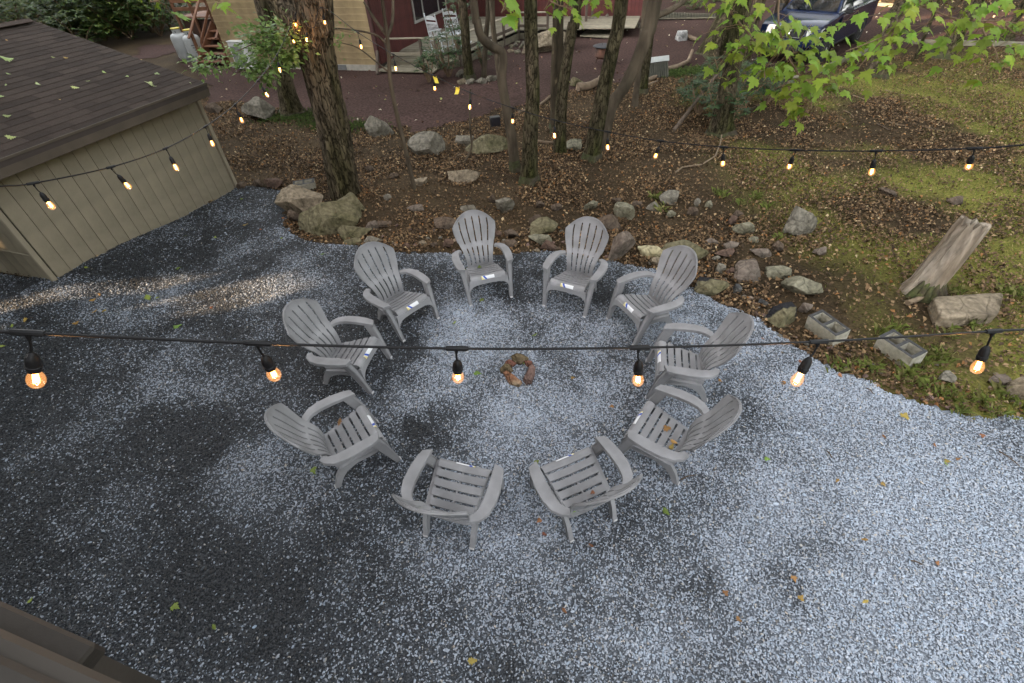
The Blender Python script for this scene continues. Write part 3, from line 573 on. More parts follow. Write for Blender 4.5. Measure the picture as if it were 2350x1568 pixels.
ROCKS = [
 (738, 520, 52, 56, 'moss', 'upright mossy stone propped against the front of the big mossy boulder', None), (812, 470, 56, 44, 'moss', 'mossy stone wedged between the big boulder and the trunk', None), (806, 532, 72, 34, 'moss', 'long slanting mossy stone at the foot of the big mossy boulder', None), (680, 500, 40, 34, 'brown', 'dark stone under the smooth tan boulder at the gravel edge', None),
 (697, 462, 100, 72, 'tan', 'smooth rounded tan boulder leaning on the mossy boulder by the big trunk', None), (775, 498, 140, 98, 'moss', 'big angular mossy boulder at the foot of the largest trunk', None),
 (700, 521, 24, 20, 'green', 'small grey-green stone tucked against the big mossy boulder', None), (627, 420, 45, 28, 'red', 'dark red angular stone where the gravel meets the woods beside the shed', None),
 (553, 428, 26, 17, 'brown', 'small brown stone at the shed end of the gravel edge', 'shed edge stones'), (593, 422, 26, 17, 'brown', 'small brown stone at the shed end of the gravel edge', 'shed edge stones'),
 (857, 516, 30, 26, 'pink', 'pinkish block-shaped stone just beside the big mossy boulder', None), (881, 514, 34, 18, 'brown', SB, SBg), (812, 554, 42, 22, 'moss', 'olive stone at the gravel edge under the big mossy boulder', None), (853, 553, 42, 15, 'grey', 'flat grey stone at the gravel edge next to the olive stone', None),
 (953, 478, 38, 15, 'pink', 'flat pink-tan stone lying alone below the thin sapling', None), (892, 453, 20, 14, 'grey', SG, SGg), (849, 388, 26, 19, 'brown', SB, SBg), (908, 404, 22, 14, 'brown', SB, SBg), (963, 416, 38, 22, 'tan', 'tan stone at the foot of the thin sapling', None),
 (1058, 403, 74, 34, 'tan', 'long tan boulder between the sapling and the straight trunk', None), (1077, 477, 36, 21, 'grey', SG, SGg), (1024, 516, 54, 27, 'brown', 'dark brown slab behind the chair with a leaf on its seat', None), (969, 558, 19, 17, 'tan', SR, SRg), (998, 561, 19, 17, 'brown', SB, SBg), (1028, 559, 26, 22, 'red', SR, SRg), (932, 566, 17, 13, 'red', SR, SRg),
 (1155, 471, 50, 42, 'grey', 'chunky grey-brown rock up the bank between two back-row chairs', None), (1130, 457, 20, 19, 'brown', SB, SBg), (1240, 469, 22, 19, 'brown', SB, SBg), (1278, 474, 25, 19, 'brown', SB, SBg), (1354, 472, 28, 24, 'green', 'squarish pale grey-green stone above the back-row chair tops', None), (1428, 488, 48, 40, 'green', 'lichen-spotted pale green rock behind the upright grey-pink rock', None),
 (1391, 511, 60, 38, 'brown', 'dark brown rock directly behind the upright grey-pink rock', None), (1418, 568, 64, 70, 'pink', 'upright grey-pink rock with a green top behind a chair', None), (1568, 568, 104, 66, 'moss', 'broad flat mossy slab behind a chair back', None), (1491, 577, 56, 36, 'pale', 'pale yellowish angular stone between chair and mossy slab', None), (1509, 600, 35, 28, 'tan', 'tan stone just below the pale yellowish stone', None),
 (1251, 523, 62, 44, 'moss', 'round-topped mossy rock between the two middle back-row chairs', None), (1241, 549, 52, 18, 'green', 'low lichen-edged slab under the round-topped mossy rock', None), (1172, 536, 38, 26, 'brown', SB, SBg), (1139, 537, 25, 18, 'red', SR, SRg), (1164, 559, 38, 20, 'brown', SB, SBg), (1258, 566, 34, 25, 'red', SR, SRg), (1276, 571, 23, 15, 'brown', SB, SBg), (1232, 575, 18, 15, 'tan', SR, SRg), (1228, 505, 28, 28, 'brown', SB, SBg),
 (1539, 453, 46, 30, 'grey', 'dome-topped grey-brown rock on the bank straight above the mossy slab', None), (1462, 467, 27, 17, 'brown', SB, SBg), (1415, 459, 24, 16, 'brown', SB, SBg), (1500, 475, 33, 20, 'grey', SG, SGg), (1588, 485, 23, 28, 'brown', SB, SBg), (1540, 491, 25, 19, 'green', SG, SGg), (1600, 465, 14, 20, 'grey', SG, SGg), (1625, 470, 16, 22, 'green', SG, SGg),
 (1703, 526, 37, 32, 'green', 'pale greenish rounded stone on the bank beyond the mossy slab', None), (1826, 509, 70, 76, 'grey', 'large egg-shaped grey boulder standing alone on the bank', None), (1730, 551, 27, 14, 'green', SG, SGg), (1633, 553, 31, 16, 'pink', SP, SPg), (1675, 563, 35, 14, 'pink', SP, SPg), (1666, 581, 40, 17, 'red', SP, SPg), (1745, 579, 43, 22, 'pink', SP, SPg), (1784, 568, 26, 27, 'brown', SB, SBg), (1882, 577, 33, 25, 'pink', SP, SPg), (1680, 505, 30, 20, 'red', SP, SPg), (1690, 490, 24, 18, 'brown', SB, SBg),
 (1651, 614, 26, 30, 'grey', 'rounded grey stone between the mossy slab and the soot-topped rock', None), (1641, 593, 18, 15, 'grey', SG, SGg), (1719, 624, 82, 26, 'pink', 'long low pinkish-grey slab above the soot-topped rock', None), (1784, 624, 52, 26, 'green', 'long grey-green stone at the end of the pinkish slab', None), (1671, 624, 18, 21, 'red', SP, SPg), (1689, 662, 21, 26, 'dark', 'dark upright stone beside the soot-topped rock', None),
 (1852, 660, 92, 60, 'green', 'grey-green triangular rock uphill of the first concrete block', None), (1751, 695, 26, 17, 'dark', 'flat dark stone between the two soot-topped rocks', None), (1850, 706, 30, 26, 'pink', SP, SPg),
 (2172, 866, 48, 24, 'grey', 'speckled grey lump beyond the second concrete block', None), (2284, 871, 45, 38, 'pink', 'flat pinkish six-sided stone near the speckled lump', None), (2350, 880, 60, 92, 'tan', 'tall tan boulder at the gravel edge past the six-sided stone', None), (2192, 460, 42, 16, 'brown', 'flat brown stone lying in the turf above the leaning stump', None), (2038, 444, 38, 13, 'brown', 'low brown stone in the turf well above the concrete blocks', None),
 (607, 256, 76, 52, 'grey', 'pale grey boulder at the yard edge beside the second trunk', None), (868, 298, 60, 46, 'grey', 'grey boulder at the yard edge between largest trunk and sapling', None), (984, 335, 76, 58, 'grey', 'rounded grey boulder past the sapling', None), (1067, 324, 50, 26, 'grey', 'low grey slab between the rounded grey boulder and the black floodlight', None), (1120, 328, 96, 54, 'moss', 'mossy flat boulder carrying the black floodlight', None), (1317, 336, 46, 24, 'green', 'low grey-green rock between the twin trunks and the forked tree', None),
 (1265, 100, 135, 48, 'tan', 'huge flat-topped boulder beside the porch deck', None), (1320, 192, 32, 22, 'moss', 'mossy stone at the yard edge near the curved log', None), (496, 252, 42, 24, 'brown', 'brown stone just past the shed far corner', None),
 (1057, 172, 22, 16, 'grey', 'grey stone ringed round the foot of a trunk by the ramp', 'stones round the ramp-side trunk'), (1078, 189, 22, 12, 'grey', 'grey stone ringed round the foot of a trunk by the ramp', 'stones round the ramp-side trunk'), (1102, 188, 26, 13, 'grey', 'grey stone ringed round the foot of a trunk by the ramp', 'stones round the ramp-side trunk'), (1127, 181, 26, 18, 'grey', 'grey stone ringed round the foot of a trunk by the ramp', 'stones round the ramp-side trunk'), (1060, 190, 20, 14, 'tan', 'grey stone ringed round the foot of a trunk by the ramp', 'stones round the ramp-side trunk'),
]
for i, (x, y, w_, h_, kd, lb, gr) in enumerate(ROCKS): rock(x, y, w_, h_, kd, lb, gr, seed=100 + i * 17, big=w_ > 60)
# stones blackened on top
def soot_mat():
    m = RM['moss'].copy(); m.name = 'rock_soot_topped'; t = m.node_tree; N = t.nodes; L = t.links; p = N['Principled BSDF']; src = p.inputs['Base Color'].links[0].from_socket
    tc = N.new('ShaderNodeTexCoord'); sp = N.new('ShaderNodeSeparateXYZ'); L.new(tc.outputs['Generated'], sp.inputs[0]); n = N.new('ShaderNodeTexNoise'); n.inputs['Scale'].default_value = 4; L.new(tc.outputs['Generated'], n.inputs['Vector'])
    a = N.new('ShaderNodeMath'); a.operation = 'MULTIPLY_ADD'; a.inputs[1].default_value = .5; L.new(n.outputs[0], a.inputs[0]); L.new(sp.outputs[1], a.inputs[2]); r = N.new('ShaderNodeMapRange'); r.inputs[1].default_value = .70; r.inputs[2].default_value = .78; L.new(a.outputs[0], r.inputs[0])
    mx = N.new('ShaderNodeMix'); mx.data_type = 'RGBA'; L.new(r.outputs[0], mx.inputs[0]); L.new(src, mx.inputs[6]); mx.inputs[7].default_value = lin(.018, .018, .02); L.new(mx.outputs[2], p.inputs['Base Color']); return m
RM['soot'] = soot_mat()
rock(1637, 654, 78, 52, 'soot', 'mossy rock with a soot-black top at the gravel edge behind the chairs', seed=901, big=True); rock(1798, 720, 68, 54, 'soot', 'yellowish rock with a soot-black top next to the first concrete block', seed=923, big=True)
# cut slab uphill of the second block
def slab(pts, zt, th, m, label, name='stone_slab'):
    P0 = [G(*p) for p in pts]; c = sum(P0, Vector()) / len(P0); r_ = np.random.default_rng(5); V, F = ICO4; V = V.copy(); o = None
    k = len(P0); poly = [(q - c) for q in P0]
    # superellipsoid box mapped on the four-cornered plan
    S = np.sign(V) * np.abs(V) ** .22; S /= np.abs(S).max(0); u = (S[:, 0] + 1) / 2; v = (S[:, 1] + 1) / 2
    A = [np.array(q[:2]) for q in poly]; xy = ((1 - u) * (1 - v))[:, None] * A[0] + (u * (1 - v))[:, None] * A[1] + (u * v)[:, None] * A[2] + ((1 - u) * v)[:, None] * A[3]
    Z = S[:, 2] * th / 2; W_ = np.concatenate([xy, Z[:, None]], 1); W_ += (fbm(W_ * 7, 4, 8)[:, None] - .5) * .035 * np.array([1, 1, 1.2]); me = np_mesh(name, W_, F, m, None, True); me.set_sharp_from_angle(angle=R(30))
    return tag(link(name, me, None, (c.x, c.y, c.z + zt)), label, 'rock')
slab([(2142, 752), (2275, 742), (2290, 690), (2125, 700)], .05, .20, RM['tan'], 'large flat tan stone slab below the leaning stump')
# small rubble between the stones
X = rng.uniform(-3, 5.5, 900); Y = rng.uniform(2.6, 7.6, 900); k = ~pinp(PAD, X, Y) & pinp(PAD, X, Y - .85) ; X, Y = X[k], Y[k]; mbv = []; mbf = []; o_ = 0; tn = []
for x, y in zip(X, Y):
    V, F = ICO2; V = V.copy()
    for q in range(7): nn = rng.normal(size=3); nn /= np.linalg.norm(nn); dd = rng.uniform(.45, .8); V = V - np.outer(np.maximum(V @ nn - dd, 0), nn)
    s_ = rng.uniform(.018, .05); V = V * np.array([s_, s_ * rng.uniform(.6, 1), s_ * .55]); a = rng.uniform(0, 6.28); V[:, :2] = V[:, :2] @ np.array([[math.cos(a), math.sin(a)], [-math.sin(a), math.cos(a)]]); V += np.array([x, y, hz(x, y) + s_ * .15]); mbv.append(V); mbf.append(F + o_); o_ += len(V); tn.append(np.repeat(tones(1, [(.13, .085, .07), (.12, .11, .09), (.2, .15, .11)], (3, 3, 1)), len(V), 0))
tag(link('stone_rubble', np_mesh('stone_rubble', np.concatenate(mbv), np.concatenate(mbf), mat('rubble', lin(1, 1, 1), .9, .3, 20, attr='tone', bump=.5), np.concatenate(tn))), 'loose bits of broken stone along the bank foot', 'rubble', kind='stuff')

# ================================================================ STONE RING IN THE MIDDLE
def ringstone(pts, th, m, label, seed):
    """flat angular stone with the traced plan, th thick"""
    P0 = [G(*p) for p in pts]; c = sum(P0, Vector()) / len(P0); r_ = np.random.default_rng(seed); mb = MB(); n = len(P0); o = [(q - c) for q in P0]
    lay = [(1.0, -.005), (1.02, th * .5), (.86, th * .80), (.5, th * 1.0)]; V = []
    for s_, z in lay: V += [Vector((q.x * .95 * s_ + r_.normal(0, .003), q.y * .95 * s_ + r_.normal(0, .005), z + r_.normal(0, .007))) for q in o]
    F = [(r * n + j, r * n + (j + 1) % n, r * n + n + (j + 1) % n, r * n + n + j) for r in range(len(lay) - 1) for j in range(n)] + [tuple(3 * n + j for j in range(n)), tuple(range(n))[::-1]]
    if (o[1] - o[0]).cross(o[2] - o[1]).z < 0: F = [f[::-1] for f in F]
    mb.add(V, F); ob = mb.build('ring_stone', m); ob.location = (c.x, c.y, c.z + .012); return tag(ob, label, 'stone', 'small stone ring in the middle of the chairs')
zz = lambda L: [(995.6 + .19553 * x, 727.6 + .19553 * y) for x, y in L]
rb = rmat('ring_red_brown', lin(.125, .058, .042), lin(.075, .04, .03)); ro = rmat('ring_orange', lin(.17, .085, .05), lin(.19, .145, .095)); rg = rmat('ring_olive', lin(.095, .073, .042), lin(.06, .046, .031)); rp = rmat('ring_purple_brown', lin(.115, .075, .063), lin(.085, .058, .05))
ringstone(zz([(905, 495), (965, 462), (1050, 480), (1112, 520), (1060, 548), (1020, 578), (950, 560), (910, 525)]), .07, rg, 'olive brown cap stone of the little fire ring', 1)
ringstone(zz([(835, 555), (890, 527), (968, 572), (920, 608), (830, 585)]), .05, rb, 'red-brown square stone in the little fire ring', 2)
ringstone(zz([(765, 640), (830, 590), (890, 590), (925, 640), (910, 680), (850, 660), (790, 675)]), .06, rg, 'brown knobbly stone with pale spots in the little fire ring', 3)
ringstone(zz([(808, 670), (840, 650), (935, 710), (1042, 795), (1012, 830), (930, 815), (880, 795)]), .055, ro, 'long orange and tan streaked stone in the little fire ring', 4)
ringstone(zz([(1045, 760), (1080, 690), (1120, 610), (1165, 585), (1195, 620), (1195, 690), (1145, 808), (1075, 810)]), .06, rp, 'long smooth purple-brown stone in the little fire ring', 5)
ringstone(zz([(1050, 552), (1120, 540), (1158, 550), (1145, 600), (1085, 590)]), .045, rb, 'small brick-red stone in the little fire ring', 6)

# ================================================================ HOLLOW CONCRETE BLOCKS
m_cb = mat('weathered_concrete', lin(.36, .345, .29), .95, .25, 20, lin(.27, .255, .20), 4, .5, 60, spec=.1); m_sootc = mat('sooty_concrete', lin(.045, .045, .045), .95, .3, 20, bump=.4)
def block(c, yaw, tilt, label):
    t_ = thing('concrete_block', label, 'concrete block', c, yaw); t_.rotation_euler = (tilt, 0, yaw); Lx, W_, H_ = .40, .20, .195; th = .032
    for sy in (-1, 1): MB().box((0, sy * (W_ / 2 - th / 2), 0), (Lx, th, H_), None, .006).build('face_shell', m_cb, t_)
    for x in (-Lx / 2 + .02, 0, Lx / 2 - .02): MB().box((x, 0, -.001), (.036 if x == 0 else .034, W_ - 2 * th + .004, H_ - .006), None, .004).build('web', m_cb, t_)
    for sy in (-1, 1): MB().box((0, sy * (W_ / 2 - th / 2), H_ / 2 + .0020), (Lx - .006, th - .002, .004)).build('soot_coat', m_sootc, t_)
    for x in (-Lx / 2 + .02, 0, Lx / 2 - .02): MB().box((x, 0, H_ / 2 - .0010), (.036, W_ - 2 * th, .006)).build('soot_coat', m_sootc, t_)
    return t_
def dir_yaw(a, b): d = G(*b) - G(*a); return math.atan2(d.y, d.x)
p = G(1890, 775); block((p.x + .02, p.y + .05, p.z + .095), dir_yaw((1845, 735), (1925, 795)), R(9), 'hollow concrete block beside the soot-topped yellowish rock'); 
p = G(2055, 825); block((p.x + .02, p.y + .05, p.z + .10), dir_yaw((2003, 790), (2090, 850)), R(9), 'hollow concrete block with grass at its foot below the large stone slab')
block((gv(701, 432).x, gv(701, 432).y, .03), dir_yaw((676, 438), (728, 430)), R(4), 'half-buried pale concrete block just uphill of the rounded tan boulder')

# ================================================================ LEANING STUMP
def stump():
    b = G(2112, 668); tp = pd(2235, 520, depth(b) * 1.0); el = gv(2112, 668)
    top = b + Vector((.52, .22, .62)); x_, y_ = pix(top)
    t_ = thing('leaning_stump', 'weathered grey split stump leaning over the turf', 'stump', b)
    ax = (Vector((.50, .28, .55))).normalized(); n = 36; k = 22; rr = np.random.default_rng(3)
    # solve length so that the broken head lands where it is seen
    best = min(((abs(pix(b + ax_ * l)[0] - 2238) + abs(pix(b + ax_ * l)[1] - 508), l, ax_) for l in np.arange(.4, 1.3, .02) for ax_ in [Vector((a, c, 1)).normalized() for a in (0, .08, .16, .24, .32) for c in (-.1, 0, .1, .2)]), key=lambda q: q[0])
    L_, ax = best[1], best[2]; print('stump', best)
    def wood(r0, r1, a0, a1, length, name, m, seed, fl=0.0, ragged=.10):
        rr = np.random.default_rng(seed); x = ax.cross(Vector((0, 0, 1))).normalized(); y = ax.cross(x); V = []; F = []; nn = 22; edge = rr.uniform(-ragged, ragged * .3, nn + 1)
        for i in range(k + 1):
            s_ = i / k
            for j in range(nn + 1):
                a = a0 + (a1 - a0) * j / nn; rad = r1 * (1 + .55 * max(0, .22 - s_) * 4) * (1 - .10 * s_) + .008 * math.sin(a * 11 + seed + s_ * 2) + .006 * math.sin(a * 23 + s_ * 5) + .004 * math.sin(a * 47 - s_ * 3)
                l = length * s_ * (1 + edge[j] * s_ ** 6); V.append(ax * (l - .13 * (1 - s_)) + (x * math.cos(a) + y * math.sin(a)) * rad)
            for j in range(nn + 1):
                a = a0 + (a1 - a0) * j / nn; l = length * s_ * (1 + edge[j] * s_ ** 6) * .985; V.append(ax * (l - .13 * (1 - s_)) + (x * math.cos(a) + y * math.sin(a)) * r0)
        w_ = 2 * (nn + 1)
        for i in range(k):
            for j in range(nn):
                q = i * w_ + j; F += [(q, q + 1, q + w_ + 1, q + w_), (q + nn + 1 + w_, q + nn + 2 + w_, q + nn + 2, q + nn + 1)]
            q = i * w_; F += [(q + nn + 1, q, q + w_, q + w_ + nn + 1), (q + nn, q + 2 * nn + 1, q + w_ + 2 * nn + 1, q + w_ + nn)]
        for j in range(nn): q = k * w_ + j; F.append((q, q + 1, q + nn + 2, q + nn + 1))
        MB().add(V, F).build(name, m, t_, 45)
    mw = mat('silvered_wood', lin(.33, .285, .23), .9, .55, 14, lin(.16, .125, .09), 5, 1.0, 24, bdist=.03, stretch=(1, 1, .16), spec=.1)
    wood(.05, .165, -2.6, 2.2, L_, 'split_trunk', mw, 4); wood(.085, .172, 2.32, 3.55, L_ * .97, 'side_splinter', mat('silvered_wood_brown', lin(.17, .135, .105), .9, .55, 14, bump=1.0, bscale=24, bdist=.03, stretch=(1, 1, .16)), 9, ragged=.2)
    mo = MB(); q = []
    for j in range(9):
        a = -2.6 + j * .35; q = Vector((math.cos(a) * .25, math.sin(a) * .22, 0)); mo.tube([q + Vector((0, 0, -.02)), q * .8 + Vector((0, 0, .08)), q * .55 + ax * .22], [.055, .04, .015], 7)
    mo.build('mossy_root_flare', mat('moss_bark', lin(.05, .058, .016), .95, .5, 20, lin(.045, .032, .02), 6, .9, 30), t_, 60)
stump()
# ================================================================ SHED
SN = Vector((-6.52, 5.91, 0)); SF = Vector((-5.37, 9.39, 0)); sd = (SF - SN); SL = sd.length; sd.normalize(); sn = Vector((-sd.y, sd.x, 0)); SANG = math.atan2(sd.y, sd.x)
m_sw = rnd_mat('shed_paint_khaki', lin(.235, .206, .148), .75, .05, scale=3, bump=.15, bscale=60, col2=lin(.21, .183, .13), mix_scale=.7)
m_trim = mat('shed_trim_khaki', lin(.245, .215, .157), .75, .12, 4); m_fas = mat('shed_fascia_brown', lin(.075, .06, .045), .8, .2, 4)
shed = thing('shed', 'khaki board-sided shed with a brown shingle roof beside the gravel', 'shed', SN, SANG)   # local x along the wall, y into the shed
WT = 1.86; WZ0 = -.12; SW = 7.2
core = MB().box((SL / 2, SW / 2, (WT + WZ0) / 2 - .02), (SL - .06, SW - .06, WT - WZ0 - .04)).build('wall_core', mat('shed_dark_core', lin(.075, .069, .052), .9, 0), shed)
nb = 18; bw = (SL - .10) / nb
bme = MB().box((0, 0, 0), (bw - .006, .022, WT - WZ0), None, .003).mesh('board', m_sw)
for i in range(nb): link('board', bme, shed, (.05 + bw * (i + .5), .012 - .012, (WT + WZ0) / 2))
bme2 = MB().box((0, 0, 0), (.022, bw - .006, WT + .5 - WZ0), None, .003).mesh('board', m_sw)
for i in range(14): link('board', bme2, shed, (.0, .06 + bw * (i + .5), (WT + .15 + WZ0) / 2 - .1))
for x, y in ((-.013, -.013), (SL, -.013)): MB().box((x, y, (WT + WZ0) / 2), (.07, .05, WT - WZ0 - .01), None, .006).build('corner_trim', m_trim, shed)
# roof: eave line and ridge from the picture
ZE = 1.90; ec = gv(472, 189, ZE); OH = -(ec - SN).dot(sn); FARX = (ec - SN).dot(sd)
r_ = ray(74, 45); t_ = (ec - Vector((0, 0, CAM_H))).dot(sd) / r_.dot(sd); rp_ = Vector((0, 0, CAM_H)) + r_ * t_; RUN = (rp_ - ec).dot(sn); RISE = rp_.z - ZE
print('shed overhang', OH, 'far', FARX, 'run', RUN, 'rise', RISE)
roof = MB(); x0, x1 = -.35, FARX; y0, y1 = -OH, -OH + RUN; y2 = y1 + RUN
poly = [(y0, ZE - .03), (y1, ZE + RISE - .03), (y2, ZE - .03), (y2, ZE - .10), (y1, ZE + RISE - .10), (y0, ZE - .10)]
roof.prism(poly, lambda y, z: Vector((x0, y, z)), lambda y, z: Vector((x1, y, z))); rf = roof.build('roof', mat('roof_deck', lin(.05, .04, .035), .9, .1), shed)
MB().box(((x0 + x1) / 2, y0 + .012, ZE - .135), (x1 - x0 - .02, .022, .15), None, .004).build('fascia', m_fas, shed)
MB().box(((x0 + x1) / 2, (y0 - .01) / 2, ZE - .16), (x1 - x0 - .06, OH - .02, .014)).build('soffit', mat('shed_soffit', lin(.12, .105, .08), .8, .1), shed)
MB().bar((x0, y0 - .008, ZE - .018), (x1, y0 - .008, ZE - .018), .012, .03).build('drip_edge', m_fas, shed)
sl = math.atan2(RISE, RUN); EXP = .142; slant = math.hypot(RUN, RISE); nrow = int(slant / EXP); TW = .315
m_sh = rnd_mat('brown_shingle', lin(.050, .036, .029), .95, .24, scale=60, col2=lin(.042, .033, .028), mix_scale=1.2, bump=.6, bscale=220, spec=.12)
cands = []
for r in range(nrow + 1):
    off = (r % 2) * TW * .5 + (r * 37 % 11) * .012
    for q in range(int((x1 - x0) / TW) + 2):
        xa = max(x0, x0 + q * TW - off); xb = min(x1, x0 + (q + 1) * TW - off)
        if xb - xa < .04: continue
        ys_ = r * EXP; c = Vector(((xa + xb) / 2, y0 + math.cos(sl) * (ys_ + EXP * .5), ZE + math.sin(sl) * (ys_ + EXP * .5) + .004))
        wc = SN + sd * c.x + sn * c.y + Vector((0, 0, c.z)); px, py = pix(wc); cands.append((depth(wc) if (-60 < px < 2400 and py > -60) else 99, xa, xb, ys_))
cands.sort(); SHC = {}; rest = MB()
def shingle(mb, w_, c=None):
    L_ = EXP * 1.15; M = Matrix.Rotation(sl - R(1.6), 3, 'X'); return mb.box(c or (0, 0, 0), (w_ - .005, L_, .009), M)
for i, (d_, xa, xb, ys_) in enumerate(cands):
    w_ = round(xb - xa, 3); u = ys_ + EXP * 1.15 / 2 - .006; c = ((xa + xb) / 2, y0 + math.cos(sl) * u - math.sin(sl) * .004, ZE - .022 + math.sin(sl) * u + .006)
    if i < 300:
        if w_ not in SHC: SHC[w_] = shingle(MB(), w_).mesh('shingle', m_sh)
        link('shingle', SHC[w_], rf, c)
    else: shingle(rest, w_, c)
tag(rest.build('shingle_remainder', m_sh, rf), kind='stuff')
MB().box(((x0 + x1) / 2, y1 + RUN / 2, ZE + RISE / 2 - .02), (x1 - x0, slant, .02), Matrix.Rotation(-sl, 3, 'X')).build('rear_slope', m_sh, rf)
rp = MB(); nR = int((x1 - x0) / .3)
for q in range(nR):
    for sg in (-1, 1): rp.box((x0 + .15 + q * .3, y1 + sg * .068, ZE + RISE + .002), (.30, .15, .01), Matrix.Rotation(-sg * sl, 3, 'X'))
rp.build('ridge_cap', m_sh, rf)
# gable infill near end
MB().add([(-.012, 0, WT - .08), (-.012, RUN * 2 - 2 * OH, WT - .08), (-.012, y1, ZE + RISE - .11), (-.03, 0, WT - .08), (-.03, RUN * 2 - 2 * OH, WT - .08), (-.03, y1, ZE + RISE - .11)], [(0, 1, 2), (5, 4, 3), (0, 2, 5, 3), (1, 4, 5, 2)]).build('gable_board', m_sw, shed)
for yy in (y0,): MB().bar((x1 - .012, y0, ZE - .125), (x1 - .012, y1, ZE + RISE - .125), .02, .13, .003).build('rake_board', m_fas, shed)
# conduit on the near end
MB().tube([(-.03, .02, .62), (-.035, .8, .66), (-.03, 2, .70)], .012, 6).build('conduit', m_trim, shed)

# ================================================================ CABIN BEHIND (yellow wing + red wing)
hc = Vector((-3.89, 18.36, 0)); hy = Vector((-.949, .315, 0)); hp = Vector((.315, .949, 0))
house = thing('cabin', 'cabin with a yellow clapboard wing and a red board wing behind the yard', 'cabin', hc, math.atan2(-hy.y, -hy.x))  # local -x along the yellow front, +y deep
m_yel = rnd_mat('yellow_clapboard', lin(.33, .25, .135), .8, .08, scale=3, col2=lin(.27, .20, .11), mix_scale=.8, bump=.1); m_redw = rnd_mat('red_board', lin(.095, .022, .019), .75, .12, scale=3, col2=lin(.07, .018, .016), mix_scale=.7)
YW = 6.2; HH = 3.6
MB().box((-YW / 2, 3.0, HH / 2), (YW - .05, 5.95, HH)).build('wall_core', mat('cabin_core', lin(.05, .04, .035), .9, 0), house)
cb = MB().box((0, 0, 0), (YW, .022, .20), Matrix.Rotation(R(9), 3, 'X'), .003).mesh('clapboard', m_yel); zc = .28
while zc < HH: link('clapboard', cb, house, (-YW / 2, -.005, zc)); zc += .178
cs = MB().box((0, 0, 0), (.022, 6.0, .20), Matrix.Rotation(R(4), 3, 'Y'), .003).mesh('clapboard', m_yel); zc = .28
while zc < HH: link('clapboard', cs, house, (-YW - .005, 3.0, zc)); zc += .178
MB().box((-YW / 2, .01, .09), (YW, .05, .18), None, .004).build('foundation', mat('foundation_block', lin(.30, .28, .24), .9, .2, 6, bump=.4), house)
MB().box((-1.55, -.018, .09), (.42, .02, .15)).build('foundation_vent', mat('vent_grey', lin(.12, .12, .12), .7), house)
MB().box((-.04, -.03, HH / 2 + .1), (.12, .07, HH), None, .005).build('corner_post', mat('dark_red_trim', lin(.07, .03, .027), .8, .15), house)
# red wall runs back from the corner
RL = 8.4
bb = MB().box((0, 0, 0), (.024, .145, HH), None, .003).mesh('board', m_redw); bt = MB().box((0, 0, 0), (.02, .03, HH), None, .003).mesh('batten', mat('dark_red_batten', lin(.07, .02, .018), .8))
for i in range(int(RL / .155)): link('board', bb, house, (.012, .12 + i * .155, HH / 2 + .2))
link('red_core', MB().box((0, 0, 0), (.05, RL, HH)).mesh('red_core', mat('red_gap', lin(.035, .012, .012), .9, 0)), house, (-.022, RL / 2 + .02, HH / 2 + .2))
bb2 = MB().box((0, 0, 0), (.145, .024, HH), None, .003).mesh('board', m_redw)
for i in range(52): link('board', bb2, house, (.1 + i * .155, RL + .1, HH / 2 + .2))
link('red_core', MB().box((0, 0, 0), (8.2, .05, HH)).mesh('red_core2', MATS['red_gap']), house, (4.0, RL + .14, HH / 2 + .2))
# window on the red wall
m_gl = mat('dark_glass', lin(.015, .017, .02), .05, 0, spec=.8); m_wf = mat('grey_window_frame', lin(.30, .29, .27), .6, .1)
win = link('window', MB().box((0, 0, 0), (.05, 3.1, 1.35)).mesh('window_back', m_gl), house, (.02, 4.55, 1.62))
for y_, w_ in ((-1.55, .07), (-.75, .06), (.75, .06), (1.55, .07)): MB().box((.03, y_, 0), (.05, w_, 1.42), None, .004).build('frame', m_wf, win)
for z_ in (-.68, .68): MB().box((.032, 0, z_), (.06, 3.2, .08), None, .004).build('frame', m_wf, win)
for y_, w_ in ((-1.15, .72), (0, 1.42), (1.15, .72)): MB().box((.028, y_, 0), (.012, w_, 1.26)).build('pane', m_gl, win)
# ---------------- porch deck and rails in the angle
m_grey = rnd_mat('weathered_deck_board', lin(.21, .185, .135), .85, .14, scale=6, col2=lin(.15, .135, .095), mix_scale=1.0, bump=.2); m_rail = mat('weathered_rail_top', lin(.24, .21, .155), .85, .2, 4); m_post = mat('dark_rail_post', lin(.085, .065, .05), .85, .25, 5)
inv = Matrix.Rotation(-math.atan2(-hy.y, -hy.x), 3, 'Z')
def hl(P): q = inv @ (Vector(P) - hc); return q
deck = thing('porch_deck', 'weathered wooden porch deck and ramp with rails in front of the red wall', 'deck', hc, math.atan2(-hy.y, -hy.x))
DZ = .34
posts = [gv(1171 / 1.30566, 209 / 1.30566), gv(1270 / 1.30566, 208 / 1.30566), gv(1316 / 1.30566, 214 / 1.30566), gv(1381 / 1.30566, 202 / 1.30566), gv(1438 / 1.30566, 172 / 1.30566), gv(1510.6 / 1.30566, 140 / 1.30566), gv(1554 / 1.30566, 119 / 1.30566), gv(1640 / 1.30566, 119 / 1.30566)]
pl = [hl(p) for p in posts]
edge = [Vector((.05, pl[0].y + .1, 0))] + pl
